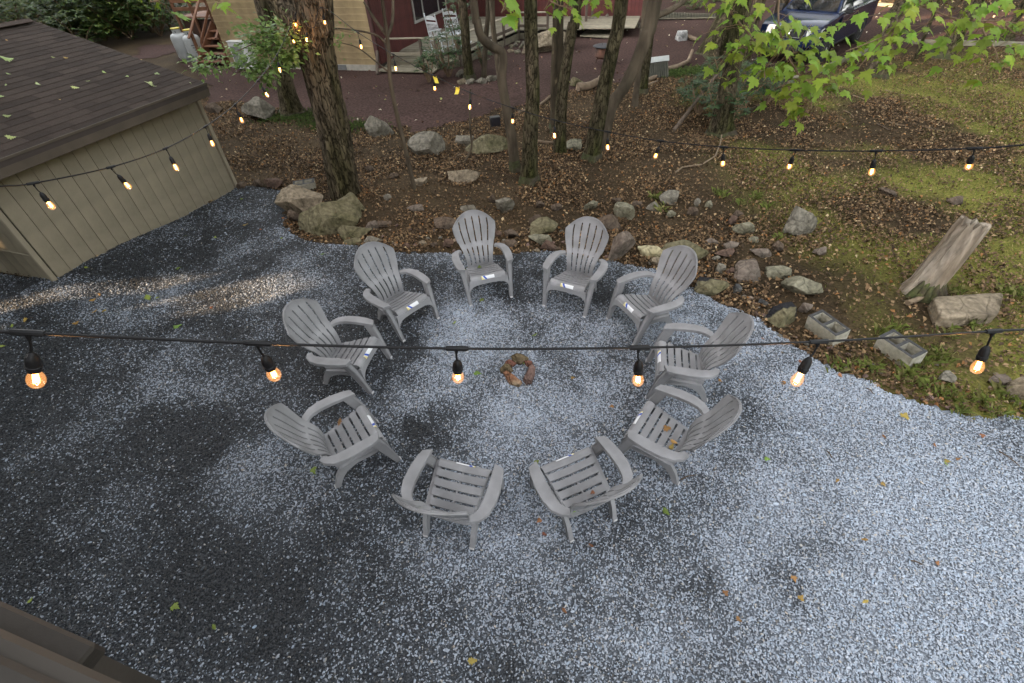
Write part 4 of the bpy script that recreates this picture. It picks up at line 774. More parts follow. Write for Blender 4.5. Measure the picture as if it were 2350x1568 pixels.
# deck boards fill the plan between rail line and red wall
ex = [q.x for q in pl]; ey = [q.y for q in pl]
nbrd = 0
for i in range(60):
    yy = -.25 + i * .145
    if yy > RL: break
    xs_ = [x for x in np.arange(.05, 7.9, .1) if True]
    # right-hand limit of the deck at this depth = the rail polyline
    lim = np.interp(yy, [min(ey[0], ey[1], ey[2]) - .1, ey[2] + .3, ey[3], ey[4], ey[5], ey[6], ey[6] + .4, RL], [ex[2], ex[2] + .1, ex[3], ex[4], ex[5], ex[6], 7.9, 7.9])
    if lim < .5: continue
    zz_ = DZ * min(1, max(.25, (yy + .6) / 2.2))
    MB().box(((lim + .04) / 2, yy, zz_ - .018), (lim - .04, .138, .036), None, .004).build('deck_board', m_grey, deck)
sk = MB()
for a, b in zip(pl[:-1], pl[1:]): sk.bar((a.x, a.y, DZ * .35), (b.x, b.y, DZ * .35), .03, DZ * .6)
sk.build('skirt_board', mat('deck_skirt', lin(.13, .115, .08), .9, .3, 5), deck)
for a in pl: MB().box((a.x, a.y, .44), (.085, .085, .90), None, .006).build('post', m_post, deck)
for a, b in zip(pl[:-1], pl[1:]):
    MB().bar((a.x, a.y, .905), (b.x, b.y, .905), .13, .035, .005).build('top_rail', m_rail, deck); MB().bar((a.x, a.y, .46), (b.x, b.y, .46), .035, .10, .004).build('mid_rail', m_post if a.x > pl[2].x - .1 else m_rail, deck)
MB().bar((hl(gv(1130 / 1.30566, 226 / 1.30566)).x, hl(gv(1130 / 1.30566, 226 / 1.30566)).y, .03), (.05, -.12, .62), .08, .08, .005).build('brace', m_post, deck)
# boardwalk past the porch
bwk = thing('boardwalk', 'pale plank boardwalk leading from the porch deck across the yard', 'boardwalk', gv(1365, 78))
A, B_, Cc, D_ = [gv(*q) - gv(1365, 78) for q in ((1330, 88), (1398, 92), (1402, 69), (1356, 66))]
for i in range(9):
    f0 = (i + .5) / 9; a = A.lerp(B_, f0); b = D_.lerp(Cc, f0); MB().bar((a.x, a.y, .07), (b.x, b.y, .07), (B_ - A).length / 9 - .012, .04, .004).build('plank', m_grey, bwk)
bw2 = thing('boardwalk', 'wide plank platform with posts behind the stone heap', 'boardwalk', gv(1420, 30))
A, B_, Cc, D_ = [gv(*q) - gv(1420, 30) for q in ((1364, 34), (1462, 44), (1483, 20), (1405, 12))]
for i in range(22):
    f0 = (i + .5) / 22; a = A.lerp(B_, f0); b = D_.lerp(Cc, f0); MB().bar((a.x, a.y, .22), (b.x, b.y, .22), (B_ - A).length / 22 - .015, .04, .004).build('plank', m_grey, bw2)
for q in ((1343, 72), (1357, 62), (1352, 30), (1462, 43), (1483, 33), (1497, 20)):
    p = gv(*q) - gv(1420, 30); MB().box((p.x, p.y, .52), (.09, .09, 1.04), None, .006).build('post', m_post, bw2)
a = gv(1343, 72) - gv(1420, 30); b = gv(1357, 62) - gv(1420, 30); MB().bar((a.x, a.y, 1.05), (b.x, b.y, 1.05), .12, .035).build('rail', m_rail, bw2)
bw3 = thing('boardwalk', 'narrow pale plank walk across the far yard by the low juniper', 'boardwalk', gv(1585, 38))
for i in range(24):
    f0 = i / 23; a = gv(1500 + 145 * f0, 42 - 3 * f0 + 6) - gv(1585, 38); b = gv(1500 + 145 * f0, 26 + 5 * f0 + 6) - gv(1585, 38); MB().bar((a.x, a.y, .06), (b.x, b.y, .06), .20, .04, .004).build('plank', m_grey, bw3)
# heap of broken stone by the boardwalk
for i in range(26):
    x = 1335 + 65 * random.random() ** 1.0; y = 66 - 34 * random.random(); 
    rock(x, y, random.uniform(11, 24), random.uniform(9, 18), random.choice(['grey', 'tan', 'brown', 'pink', 'dark']), 'jagged stone in the heap beside the boardwalk', 'stones heaped beside the boardwalk', seed=3000 + i * 7, lift=random.uniform(0, .35) * (1 - abs(x - 1368) / 40), name='heap_stone')
for i in range(12): rock(random.uniform(1405, 1470), random.uniform(52, 64), random.uniform(8, 15), random.uniform(7, 11), random.choice(['grey', 'brown', 'tan']), 'small stone in the row between boardwalk and yard', 'stones edging the far yard', seed=3300 + i * 5, name='edge_stone')
for i in range(14): rock(random.uniform(1165, 1210), random.uniform(92, 124), random.uniform(7, 14), random.uniform(6, 10), random.choice(['grey', 'tan', 'green']), 'small pale stone strewn at the corner of the porch deck', 'stones at the porch corner', seed=3500 + i * 5, name='edge_stone')
# ================================================================ BROWN STAIR DECK BEHIND
m_br = rnd_mat('stained_brown_wood', lin(.185, .085, .045), .75, .12, scale=5, col2=lin(.13, .06, .033), mix_scale=1.2, bump=.15)
sp = gv(496, 149); st = thing('stair_deck', 'red-brown wooden stair deck with lattice behind the propane tanks', 'stair deck', sp, R(-18))
FZ = 1.35; m_brd = mat('dark_stained_wood', lin(.045, .022, .014), .8, .2, 5)
MB().box((0, 1.50, FZ / 2 - .05), (4.5, .03, FZ - .12)).build('under_deck_panel', m_brd, st)
for i in range(5):                                                    # steps come down towards the yard
    MB().box((0, -.1 + i * .28, .13 + i * .20), (1.15, .28, .04), None, .004).build('tread', m_br, st)
for i in range(5): MB().box((0, .04 + i * .28, .03 + i * .20), (1.12, .02, .19)).build('riser', m_brd, st)
for sx in (-1, 1): MB().bar((sx * .58, -.25, .02), (sx * .58, 1.25, 1.12), .05, .26, .004).build('stringer', m_br, st)
for sx in (-1, 1):
    MB().bar((sx * .62, -.15, .88), (sx * .62, 1.35, 2.16), .10, .045, .004).build('hand_rail', m_br, st)
    MB().box((sx * .62, .05, .50), (.09, .09, 1.0), None, .005).build('newel', m_br, st); MB().box((sx * .62, 1.35, 1.15), (.10, .10, 2.3), None, .005).build('post', m_br, st)
    MB().bar((sx * .62, .05, .42), (sx * .62, 1.35, 1.60), .035, .09, .004).build('mid_rail', m_br, st)
for i in range(14): MB().box((0, 1.42 + i * .145, FZ - .02), (4.6, .138, .04), None, .004).build('deck_board', m_br, st)
for x0_, x1_ in ((-2.3, -.62), (.62, 2.3)):
    MB().bar((x0_, 1.35, FZ + .95), (x1_, 1.35, FZ + .95), .15, .045, .004).build('top_rail', m_br, st)
    for z_ in (.25, .50, .74): MB().bar((x0_, 1.33, FZ + z_), (x1_, 1.33, FZ + z_), .03, .12, .003).build('rail_board', m_br, st)
    for x_ in np.linspace(x0_, x1_, 3): MB().box((x_, 1.36, FZ / 2 + .45), (.09, .09, FZ + .95), None, .005).build('post', m_br, st)
for k_ in range(4): MB().box((-1.5, 1.5 + k_ * .5, FZ + 1.1), (1.7, .30, .03), Matrix.Rotation(R(10), 3, 'X'), .004).build('bench_board', m_br, st)
lt = MB()
for i in range(24):
    lt.bar((-.62 + i * .055, 1.31, .55), (-.62 + i * .055, 1.31, FZ - .05), .018, .008); 
for i in range(15): lt.bar((-.62, 1.302, .55 + i * .055), (.66, 1.302, .55 + i * .055), .008, .018)
lt.build('lattice', mat('lattice_brown', lin(.06, .032, .022), .8, .1), st)
MB().bar((2.45, 1.2, 0), (2.45, 1.2, 3.6), .14, .14).build('corner_post', mat('dark_brown_post', lin(.05, .025, .018), .8, .2), st)
# ================================================================ PROPANE TANKS
m_tank = mat('white_tank_paint', lin(.33, .34, .335), .4, .07, 3, spec=.5); m_yc = mat('yellow_collar', lin(.45, .36, .03), .5, .1); m_ink = mat('dark_print', lin(.05, .05, .055), .7, .1)
def tank(p, label, rz, printed):
    t_ = thing('propane_tank', label, 'propane tank', p, rz); r = .33; t_.scale = (.9, .9, .9)
    MB().lathe([(0, .06), (.20, .06), (.30, .11), (r, .20), (r, .86), (.315, .94), (.27, 1.0), (.19, 1.04), (0, 1.055)], 28).build('body', m_tank, t_, 40); MB().lathe([(.24, 0), (.24, .10), (.225, .10), (.225, 0)], 24).build('foot_ring', m_tank, t_, 40)
    MB().lathe([(.165, 1.02), (.175, 1.20), (.16, 1.20), (.15, 1.02)], 24).build('collar', m_tank, t_, 40); MB().lathe([(.0, 1.205), (.185, 1.205), (.185, 1.235), (.0, 1.25)], 24).build('cap', m_yc, t_, 40); MB().box((-.02, -.172, 1.11), (.03, .02, .06), R(5)).build('collar_slot', m_ink, t_)
    if printed:
        pr_ = MB(); rr_ = random.Random(4)          # lettering too worn to read: four short dark lines
        for i, w_ in enumerate((.17, .14, .10, .11)):
            x_ = .02 + i * .02 - w_ / 2
            while x_ < .02 + i * .02 + w_ / 2: dx = rr_.uniform(.010, .022); pr_.box((x_ + dx / 2, -math.sqrt(r * r - x_ * x_) - .003, .70 - i * .085 + rr_.uniform(-.004, .004)), (dx, .004, rr_.choice((.03, .03, .045)))); x_ += dx + .006
        pr_.build('worn_lettering', m_ink, t_)
    return t_
tank(gv(462, 145), 'white propane tank with yellow cap and dark lettering in front of the stairs', R(20), True); tank(gv(434, 140), 'white propane tank with yellow cap partly hidden behind the lettered tank', R(20), False)
# white outdoor unit
p = gv(572, 158); ac = thing('air_conditioner', 'white box-shaped outdoor unit against the yellow wing', 'air conditioner', p, R(-22)); MB().box((0, 0, .44), (.82, .36, .84), None, .02).build('case', mat('unit_white', lin(.52, .52, .50), .5, .08), ac); MB().box((-.08, -.184, .42), (.52, .01, .62)).build('grille', mat('unit_grille', lin(.16, .16, .16), .6, .1), ac); MB().box((0, 0, .875), (.86, .40, .03), None, .01).build('lid', MATS['unit_white'], ac)
for sx in (-1, 1): MB().box((sx * .3, 0, .01), (.08, .40, .05)).build('foot', m_ink, ac)
# ================================================================ ROCKING CHAIRS
m_wh = mat('white_painted_wood', lin(.50, .52, .54), .5, .06, 5)
def rocker(p, rz, label):
    t_ = thing('rocking_chair', label, 'rocking chair', p, rz, 'white rocking chairs on the porch')
    for sx in (-1, 1):
        MB().tube([(sx * .27, -.22, .06), (sx * .27, -.25, .42), (sx * .25, -.38, 1.12)], .021, 8).build('back_post', m_wh, t_); MB().lathe([(.0, .04), (.026, .02), (.02, 0), (.012, -.03)], 8, (sx * .25, -.385, 1.14)).build('finial', m_wh, t_); MB().tube([(sx * .28, .25, .06), (sx * .29, .26, .62)], .02, 8).build('front_leg', m_wh, t_)
        MB().tube([(sx * .275, .48, .10), (sx * .275, .25, .035), (sx * .275, 0, .02), (sx * .275, -.3, .045), (sx * .275, -.6, .14)], .02, 6).build('rocker', m_wh, t_); MB().box((sx * .29, .02, .635), (.09, .58, .025), None, .006).build('arm', m_wh, t_)
    MB().box((0, .02, .42), (.54, .50, .035), Matrix.Rotation(R(6), 3, 'X'), .008).build('seat', m_wh, t_); tr = [(-.25, .92), (.25, .92), (.25, 1.06), (.12, 1.10), (0, 1.115), (-.12, 1.10), (-.25, 1.06)]
    f = lambda o_: (lambda x, z: Vector((x, -.25 - (z - .42) * .186 + o_, z))); MB().prism([(-.25, 1.0)] + [(.25, 1.0)] + tr[2:], f(-.012), f(.012)).build('head_rail', m_wh, t_); MB().prism([(-.25, .88), (.25, .88), (.25, .94), (-.25, .94)], f(-.012), f(.012)).build('back_rail', m_wh, t_); MB().prism([(-.25, .50), (.25, .50), (.25, .55), (-.25, .55)], f(-.012), f(.012)).build('back_rail', m_wh, t_)
    for i in range(7): x = -.19 + i * .063; MB().prism([(x - .014, .55), (x + .014, .55), (x + .014, .88), (x - .014, .88)], f(-.006), f(.006)).build('back_slat', m_wh, t_)
    return t_
def onz(vx, vy, z): return gv(vx, vy, z)
rocker(onz(1016, 122, DZ), R(-42), 'white rocking chair under the porch window, seen turned edge-on'); rocker(onz(1052, 108, DZ), R(-28), 'white rocking chair with its slatted back facing out beside the porch trunk')
# ================================================================ FIRE PIT, GRATE, FLOODLIGHT, WHITE STONE, LOGS
m_rust = mat('rusty_steel', lin(.12, .055, .035), .85, .4, 8, lin(.06, .04, .035), 3, .4, 30); m_char = mat('charred_steel', lin(.03, .03, .033), .8, .3, 10)
p = gv(1385, 146); fp = thing('fire_pit', 'round rusty steel fire pit on legs standing in the red yard', 'fire pit', p)
MB().lathe([(.0, .16), (.24, .16), (.30, .22), (.31, .48), (.295, .48), (.285, .24), (.22, .19), (.0, .19)], 28).build('bowl', m_rust, fp, 40); MB().lathe([(.285, .485), (.37, .485), (.385, .50), (.37, .515), (.285, .515)], 28).build('rim', m_char, fp, 50)
for a in range(3): MB().bar((.20 * math.cos(a * 2.1 + .4), .20 * math.sin(a * 2.1 + .4), .18), (.30 * math.cos(a * 2.1 + .4), .30 * math.sin(a * 2.1 + .4), 0), .05, .02).build('leg', m_rust, fp)
MB().lathe([(0, .33), (.28, .30), (.28, .28), (0, .28)], 20).build('ash_bed', mat('ash', lin(.16, .16, .16), .95, .5, 14, bump=.8), fp); MB().tube([(-.1, 0, .3), (-.09, .02, .58)], .01, 6).build('poker', m_char, fp)
p = G(1510, 180); gt = thing('slatted_panel', 'dark ribbed panel with a white top board propped in the grass', 'panel', p, R(14)); tl = Matrix.Rotation(R(-24), 3, 'X')
for i in range(10): MB().box(tl @ Vector((-.32 + i * .07, 0, .21)), (.05, .03, .44), tl, .004).build('rib', mat('dark_green_rib', lin(.06, .06, .045), .8, .3, 8), gt)
MB().box(tl @ Vector((0, .02, .21)), (.70, .012, .42), tl).build('backing', m_char, gt); MB().box(tl @ Vector((0, -.006, .49)), (.74, .05, .14), tl, .006).build('top_board', mat('white_board', lin(.42, .44, .43), .6, .1), gt)
p = G(1138, 312); fl = thing('floodlight', 'small black box floodlight sitting on the mossy flat boulder', 'floodlight', p + Vector((0, .12, .18)), R(12)); 
MB().box((0, 0, .11), (.23, .16, .20), None, .012).build('case', mat('black_plastic', lin(.012, .012, .013), .45, .1), fl); MB().box((0, -.083, .11), (.19, .008, .16), None, .003).build('lens', mat('black_lens', lin(.02, .02, .025), .1, 0, spec=.7), fl)
for i in range(5): MB().box((0, .085, .04 + i * .035), (.20, .02, .008)).build('fin', MATS['black_plastic'], fl)
for sx in (-1, 1): MB().box((sx * .12, 0, .08), (.008, .03, .18)).build('bracket', MATS['black_plastic'], fl)
RM['white'] = rmat('rock_white', lin(.34, .34, .33), lin(.24, .24, .235)); rock(1563, 84, 26, 32, 'white', 'white upright stone standing in the red yard', seed=5001, flat=1)
m_log = mat('weathered_log', lin(.19, .14, .095), .9, .35, 7, lin(.12, .085, .055), 2, .7, 20)
def log(pts, r, label, name='log', m=m_log, grp=None, n=9, zl=None):
    P0 = [G(*q) for q in pts]; base = P0[0]; P1 = [q - base + Vector((0, 0, r * (1.0 if zl is None else zl[i]))) for i, q in enumerate(P0)]; D = []
    for i in range(len(P1) - 1):
        for k_ in range(4): D.append(P1[i].lerp(P1[i + 1], k_ / 4))
    D.append(P1[-1]); rs = [r * (1 - .35 * i / len(D)) for i in range(len(D))]; sd_ = len(pts) * 3 + int(pts[0][0])
    o = MB().tube(D, rs, n, jit=lambda s_, a, q: 1 + .10 * math.sin(3 * a + s_ * 9 + sd_) + .05 * math.sin(7 * a + s_ * 31)).build(name, m, None, 60); o.location = base; return tag(o, label, 'log' if r > .05 else 'branch', grp)
log([(1325, 212), (1350, 208), (1375, 196), (1383, 182)], .12, 'curved barkless log at the yard edge behind the forked tree'); log([(1483, 190), (1505, 181)], .06, 'short sawn log beside the ribbed panel'); log([(1484, 198), (1508, 189)], .03, 'thin stick beside the ribbed panel', 'branch')
log([(1563, 88), (1580, 92), (1598, 98)], .09, 'dark driftwood log lying against the white stone'); log([(1530, 165), (1555, 158), (1578, 147), (1585, 133)], .07, 'pale crooked driftwood piece at the edge of the grass', zl=[1, 1, 1.2, 3])
log([(1549, 398), (1565, 386), (1610, 380), (1640, 362), (1650, 340), (1652, 325)], .017, 'pale curving fallen branch lit by a string bulb', 'branch', mat('pale_branch', lin(.17, .125, .08), .85, .3, 12), zl=[1, 1, 1, 2, 5, 8])
log([(1545, 305), (1580, 272), (1620, 236), (1660, 205)], .045, 'long dark fallen limb leaning up towards the dark rhododendron', 'branch', mat('dark_branch', lin(.09, .065, .045), .9, .3, 12), zl=[1, 5, 10, 16])
log([(1190, 262), (1215, 255), (1240, 243), (1262, 225)], .04, 'forked limb lying behind the straight trunk', 'branch'); log([(1215, 323), (1250, 330), (1300, 330)], .03, 'fallen branch lying between the straight trunk and the twin trunks', 'branch')
BRS = 'thin pale twig lying on the woodland floor'; BG = 'twigs on the woodland floor'
for q in ([(2145, 155), (2160, 168), (2185, 182), (2225, 195)], [(1955, 220), (1985, 230), (2005, 237)], [(2005, 225), (2015, 240), (2035, 250)], [(2030, 208), (2060, 218), (2075, 220)], [(2030, 280), (2060, 288), (2080, 290)], [(1935, 255), (1950, 262), (1958, 270)], [(2230, 195), (2270, 190), (2300, 180)], [(2110, 290), (2150, 300), (2165, 305)], [(1640, 255), (1625, 265), (1600, 262)], [(1050, 358), (1075, 352), (1100, 345)], [(1205, 300), (1212, 330), (1218, 350)]):
    log(q, .012, BRS, 'twig', MATS['pale_branch'], BG, 5)
for q in ([(1300, 265), (1330, 272), (1345, 285)], [(1690, 245), (1720, 250), (1745, 243)], [(1095, 300), (1120, 306)], [(2010, 285), (2040, 300)]): log(q, .014, 'thin dark twig lying on the woodland floor', 'twig', MATS['dark_branch'], 'dark twigs on the woodland floor', 5)
log([(2078, 700), (2100, 693), (2122, 683)], .035, 'flat bleached wood chunk between stump and stone slab', 'branch', MATS['pale_branch'])
# timber kerb along the drive
m_kb = mat('kerb_timber', lin(.17, .155, .11), .9, .25, 5, bump=.3)
for a, b, lb in (((1874, 168), (1990, 121), 'weathered timber kerb beside the parked pickup'), ((2090, 101), (2349, 107), 'long timber kerb edging the drive beyond the leaning trunks'), ((2014, 14), (2050, 17), 'pale timber kerb on the far side of the drive')):
    A, B_ = G(*a), G(*b); o = MB().bar(-(B_ - A) / 2, (B_ - A) / 2, .14, .14, .012).build('timber_kerb', m_kb); o.location = (A + B_) / 2 + Vector((0, 0, .05)); tag(o, lb, 'kerb')
o = MB().bar((-.45, 0, 0), (.45, .05, 0), .09, .05, .006).build('plank', m_kb); o.location = G(1800, 182) + Vector((0, 0, .03)); tag(o, 'weathered plank lying in the leaves below the pickup', 'plank')
# ================================================================ PICKUP
def pickup():
    fw = gv(2435 / 1.30566, 190 / 1.30566); rw = gv(2544 / 1.30566, 129 / 1.30566); hd = Vector((fw - rw)[:2]).normalized(); left = Vector((-hd.y, hd.x)); wb = 3.25
    mid = Vector(((fw.x + rw.x) / 2, (fw.y + rw.y) / 2)) - left * .70; rz = math.atan2(hd.y, hd.x) - math.pi / 2      # local +y forward, +x right
    t_ = thing('pickup_truck', 'dark blue pickup truck parked on the red drive beyond the trees', 'pickup', (mid.x, mid.y, .01), rz)
    m_b = mat('dark_blue_car_paint', lin(.006, .012, .036), .2, .05, 2, spec=.4, coat=.1); m_k = mat('black_trim', lin(.015, .015, .016), .6, .1); m_ch = mat('chrome', lin(.6, .6, .62), .15, .03, metal=1.0); m_lamp = mat('headlamp_glass', lin(.55, .56, .52), .12, .2, 20, spec=.8); m_ty = mat('tyre_rubber', lin(.018, .018, .018), .85, .2, 20); m_al = mat('alloy', lin(.35, .34, .32), .35, .1, metal=.7)
    def arch(c, r, n=9): return [(c + r * math.cos(a), .36 + r * math.sin(a)) for a in np.linspace(math.pi * .98, .02 * math.pi, n)]
    low = [(-2.62, .48)] + [(-1.62 + .0 + q[0] + 1.62 - 1.62 + 0, q[1]) for q in []]
    ol = [(-2.62, .50), (-2.10, .42)] + arch(-wb / 2, .45) + [(-1.05, .38), (1.05, .38)] + arch(wb / 2, .46) + [(2.25, .40), (2.50, .42), (2.56, .62), (2.52, .80), (2.46, 1.00), (2.30, 1.08), (1.75, 1.14), (1.10, 1.19), (-2.60, 1.17), (-2.64, .80)]
    mb = MB(); n = len(ol)
    lay = [(-.90, .94), (-.86, 1.0), (.86, 1.0), (.90, .94)]; V = []
    for x, s_ in lay:
        for (y, z) in ol:
            fx = 1 - .10 * max(0, (y - 1.9) / .7) ** 1.5; zz_ = .7 + (z - .7) * (s_ if z > .9 else 1); V.append((x * fx, y, zz_))
    F = [(r * n + j, r * n + (j + 1) % n, r * n + n + (j + 1) % n, r * n + n + j) for r in range(3) for j in range(n)] + [tuple(range(n)), tuple(3 * n + j for j in range(n))[::-1]]
    mb.add(V, [f[::-1] for f in F]).build('body', m_b, t_, 30)
    cabm = MB(); V = []
    for (y, z, hw) in ((1.22, 1.17, .80), (.42, 1.72, .62), (-.85, 1.74, .62), (-1.15, 1.16, .80)): V += [(-hw, y, z), (hw, y, z)]
    V += [(-.80, .2, 1.16), (.80, .2, 1.16)]
    cabm.add(V, [(0, 1, 3, 2), (2, 3, 5, 4), (4, 5, 7, 6), (0, 2, 4, 6), (1, 7, 5, 3), (0, 6, 7, 1)]).build('cab', m_b, t_)
    q = lambda a, b, c, d, nm, m, par=t_: MB().add([a, b, c, d] + [tuple(np.array(p) + np.array((0, 0, -.012))) for p in (a, b, c, d)], [(0, 1, 2, 3), (7, 6, 5, 4), (0, 4, 5, 1), (1, 5, 6, 2), (2, 6, 7, 3), (3, 7, 4, 0)]).build(nm, m, par)
    q((-.72, 1.155, 1.235), (.72, 1.155, 1.235), (.575, .475, 1.70), (-.575, .475, 1.70), 'windscreen', m_gl)
    for sx in (-1, 1):
        MB().add([(sx * .803, .98, 1.22), (sx * .805, -.02, 1.22), (sx * .640, -.06, 1.685), (sx * .648, .46, 1.685)], [(0, 1, 2, 3)]).build('side_window', m_gl, t_); MB().add([(sx * .805, -.10, 1.22), (sx * .805, -1.0, 1.22), (sx * .648, -.78, 1.69), (sx * .640, -.14, 1.69)], [(0, 1, 2, 3)]).build('side_window', m_gl, t_)
        MB().box((sx * .98, .88, 1.24), (.20, .12, .15), None, .03).build('mirror', m_k, t_)
        MB().prism([(2.30, .98), (2.505, .96), (2.53, .76), (2.36, .78)], lambda y, z: Vector((sx * .50, y + .012, z)), lambda y, z: Vector((sx * .85, y - .10 + .0, z))).build('headlight', m_lamp, t_)
        dr = MB(); dr.box((sx * .897, .45, .80), (.012, 1.08, .62), None, .01); d = dr.build('door', m_b, t_); MB().box((sx * .91, .05, .98), (.03, .14, .035), None, .008).build('handle', m_k, d)
        MB().box((sx * .885, -.02, .40), (.05, 2.1, .08), None, .02).build('sill', m_k, t_)
        for yy in (wb / 2, -wb / 2):
            M = Matrix.Rotation(R(90) * sx, 3, 'Y'); wh = MB().lathe([(.22, -.11), (.34, -.115), (.375, -.08), (.378, .0), (.375, .08), (.34, .115), (.225, .11)], 28, (sx * .80, yy, .375), M).build('wheel', m_ty, t_, 50)
            MB().lathe([(.235, .06), (.235, .112), (.215, .105), (.205, .06)], 28, (sx * .80, yy, .375), M).build('rim', m_al, wh, 40)
            for k_ in range(6):
                a = k_ * math.pi / 3; c = Vector((sx * .80, yy, .375)); d_ = Vector((0, math.cos(a), math.sin(a))); MB().bar(c + d_ * .03 + Vector((sx * .10, 0, 0)), c + d_ * .215 + Vector((sx * .095, 0, 0)), .05, .018, .004, up=(1, 0, 0)).build('spoke', m_al, wh)
            MB().lathe([(0, .05), (.215, .05), (.215, .045), (0, .045)], 20, (sx * .80, yy, .375), M).build('hub_back', m_k, wh); MB().lathe([(.05, .10), (.045, .118), (0, .12)], 12, (sx * .80, yy, .375), M).build('hub', m_al, wh)
    MB().prism([(-.40, .98), (.40, .98), (.36, .74), (-.36, .74)], lambda x, z: Vector((x, 2.535, z)), lambda x, z: Vector((x, 2.48, z))).build('grille', m_k, t_)
    for a, b in (((-.41, .985), (.41, .985)), ((.41, .985), (.37, .735)), ((.37, .735), (-.37, .735)), ((-.37, .735), (-.41, .985))): MB().bar((a[0], 2.545, a[1]), (b[0], 2.545, b[1]), .03, .03, .006, up=(0, 1, 0)).build('grille_surround', m_ch, t_)
    em = MB(); em.tube([(.085 * math.cos(a), 2.552, .885 + .055 * math.sin(a)) for a in np.linspace(0, 6.283, 25)], .009, 6, False); em.tube([(.032 * math.cos(a), 2.554, .885 + .050 * math.sin(a)) for a in np.linspace(0, 6.283, 19)], .007, 6, False); em.tube([(.07 * math.cos(a), 2.554, .912 + .022 * math.sin(a)) for a in np.linspace(0, 6.283, 19)], .007, 6, False); em.build('emblem', m_ch, t_)
    MB().box((0, 2.565, .60), (1.62, .10, .20), None, .04).build('bumper', m_b, t_); MB().box((0, 2.60, .49), (.95, .05, .13), None, .02).build('intake', m_k, t_); MB().box((0, -1.85, 1.165), (1.5, 1.4, .03)).build('bed_cover', m_k, t_)
    for yy in (1.60,): MB().bar((-.66, 1.14, 1.225), (.10, 1.13, 1.235), .02, .015).build('wiper', m_k, t_)
    MB().box((0, 0, .62), (1.4, 4.4, .4)).build('chassis', m_k, t_)
pickup()

# ================================================================ TREES
m_bark = mat('bark_grey_brown', lin(.108, .086, .062), .95, .7, 13, lin(.045, .040, .018), 2.2, 1.0, 20, bdist=.05, stretch=(1, 1, .22), spec=.08, w2=.52, crack=(19, .10, .38)); m_bark_d = mat('bark_dark_mossy', lin(.075, .059, .040), .95, .8, 13, lin(.033, .034, .012), 2.4, 1.0, 18, bdist=.05, stretch=(1, 1, .3), spec=.08, w2=.48, crack=(20, .09, .45))
m_bark_l = mat('bark_smooth_tan', lin(.092, .073, .052), .9, .5, 8, lin(.05, .041, .029), 2.4, .9, 18, bdist=.03, stretch=(1, 1, .3), spec=.1); m_bark_f = mat('bark_flaking', lin(.045, .036, .024), .95, .6, 11, lin(.24, .19, .11), 8, 1.0, 20, bdist=.05, stretch=(1, 1, .22), spec=.1, w2=.66, mixw=.04)
m_mossfoot = mat('mossy_foot', lin(.042, .05, .016), .95, .5, 16, lin(.045, .034, .023), 5, .9, 30)
m_trnk = None
CROWN_COL = [(.05, .09, .02), (.07, .12, .03), (.04, .07, .015)]
m_leafc = leafmat('crown_leaf', lin(1, 1, 1), trans=.3)
# corridors cut through the foliage so low sun lands on chosen patches: (point on the ground, radius across, radius up)
BEAMS = [(gv(230, 694), .36), (gv(345, 676), .26), (gv(590, 670), .26), (gv(95, 745), .22), (Vector((-6.9, 6.2, .8)), .13)]
def clear_beams(P):
    k = np.ones(len(P), bool); d = np.array(SUN_DIR)
    for b, r in BEAMS:
        q = P - np.array(b); t = q @ d; off = q - t[:, None] * d; k &= ~((t > 0) & (np.linalg.norm(off, axis=1) < r + .15))
    return k
def spline(P, n):
    P = [Vector(p) for p in P]; out = []
    Q = [P[0] * 2 - P[1]] + P + [P[-1] * 2 - P[-2]]; m_ = len(P) - 1
    for i in range(m_):
        k = max(2, n // m_)
        for j in range(k):
            t = j / k; a, b, c, d = Q[i:i + 4]; out.append(.5 * ((2 * b) + (c - a) * t + (2 * a - 5 * b + 4 * c - d) * t * t + (3 * b - a - 3 * c + d) * t ** 3))
    out.append(P[-1]); return out
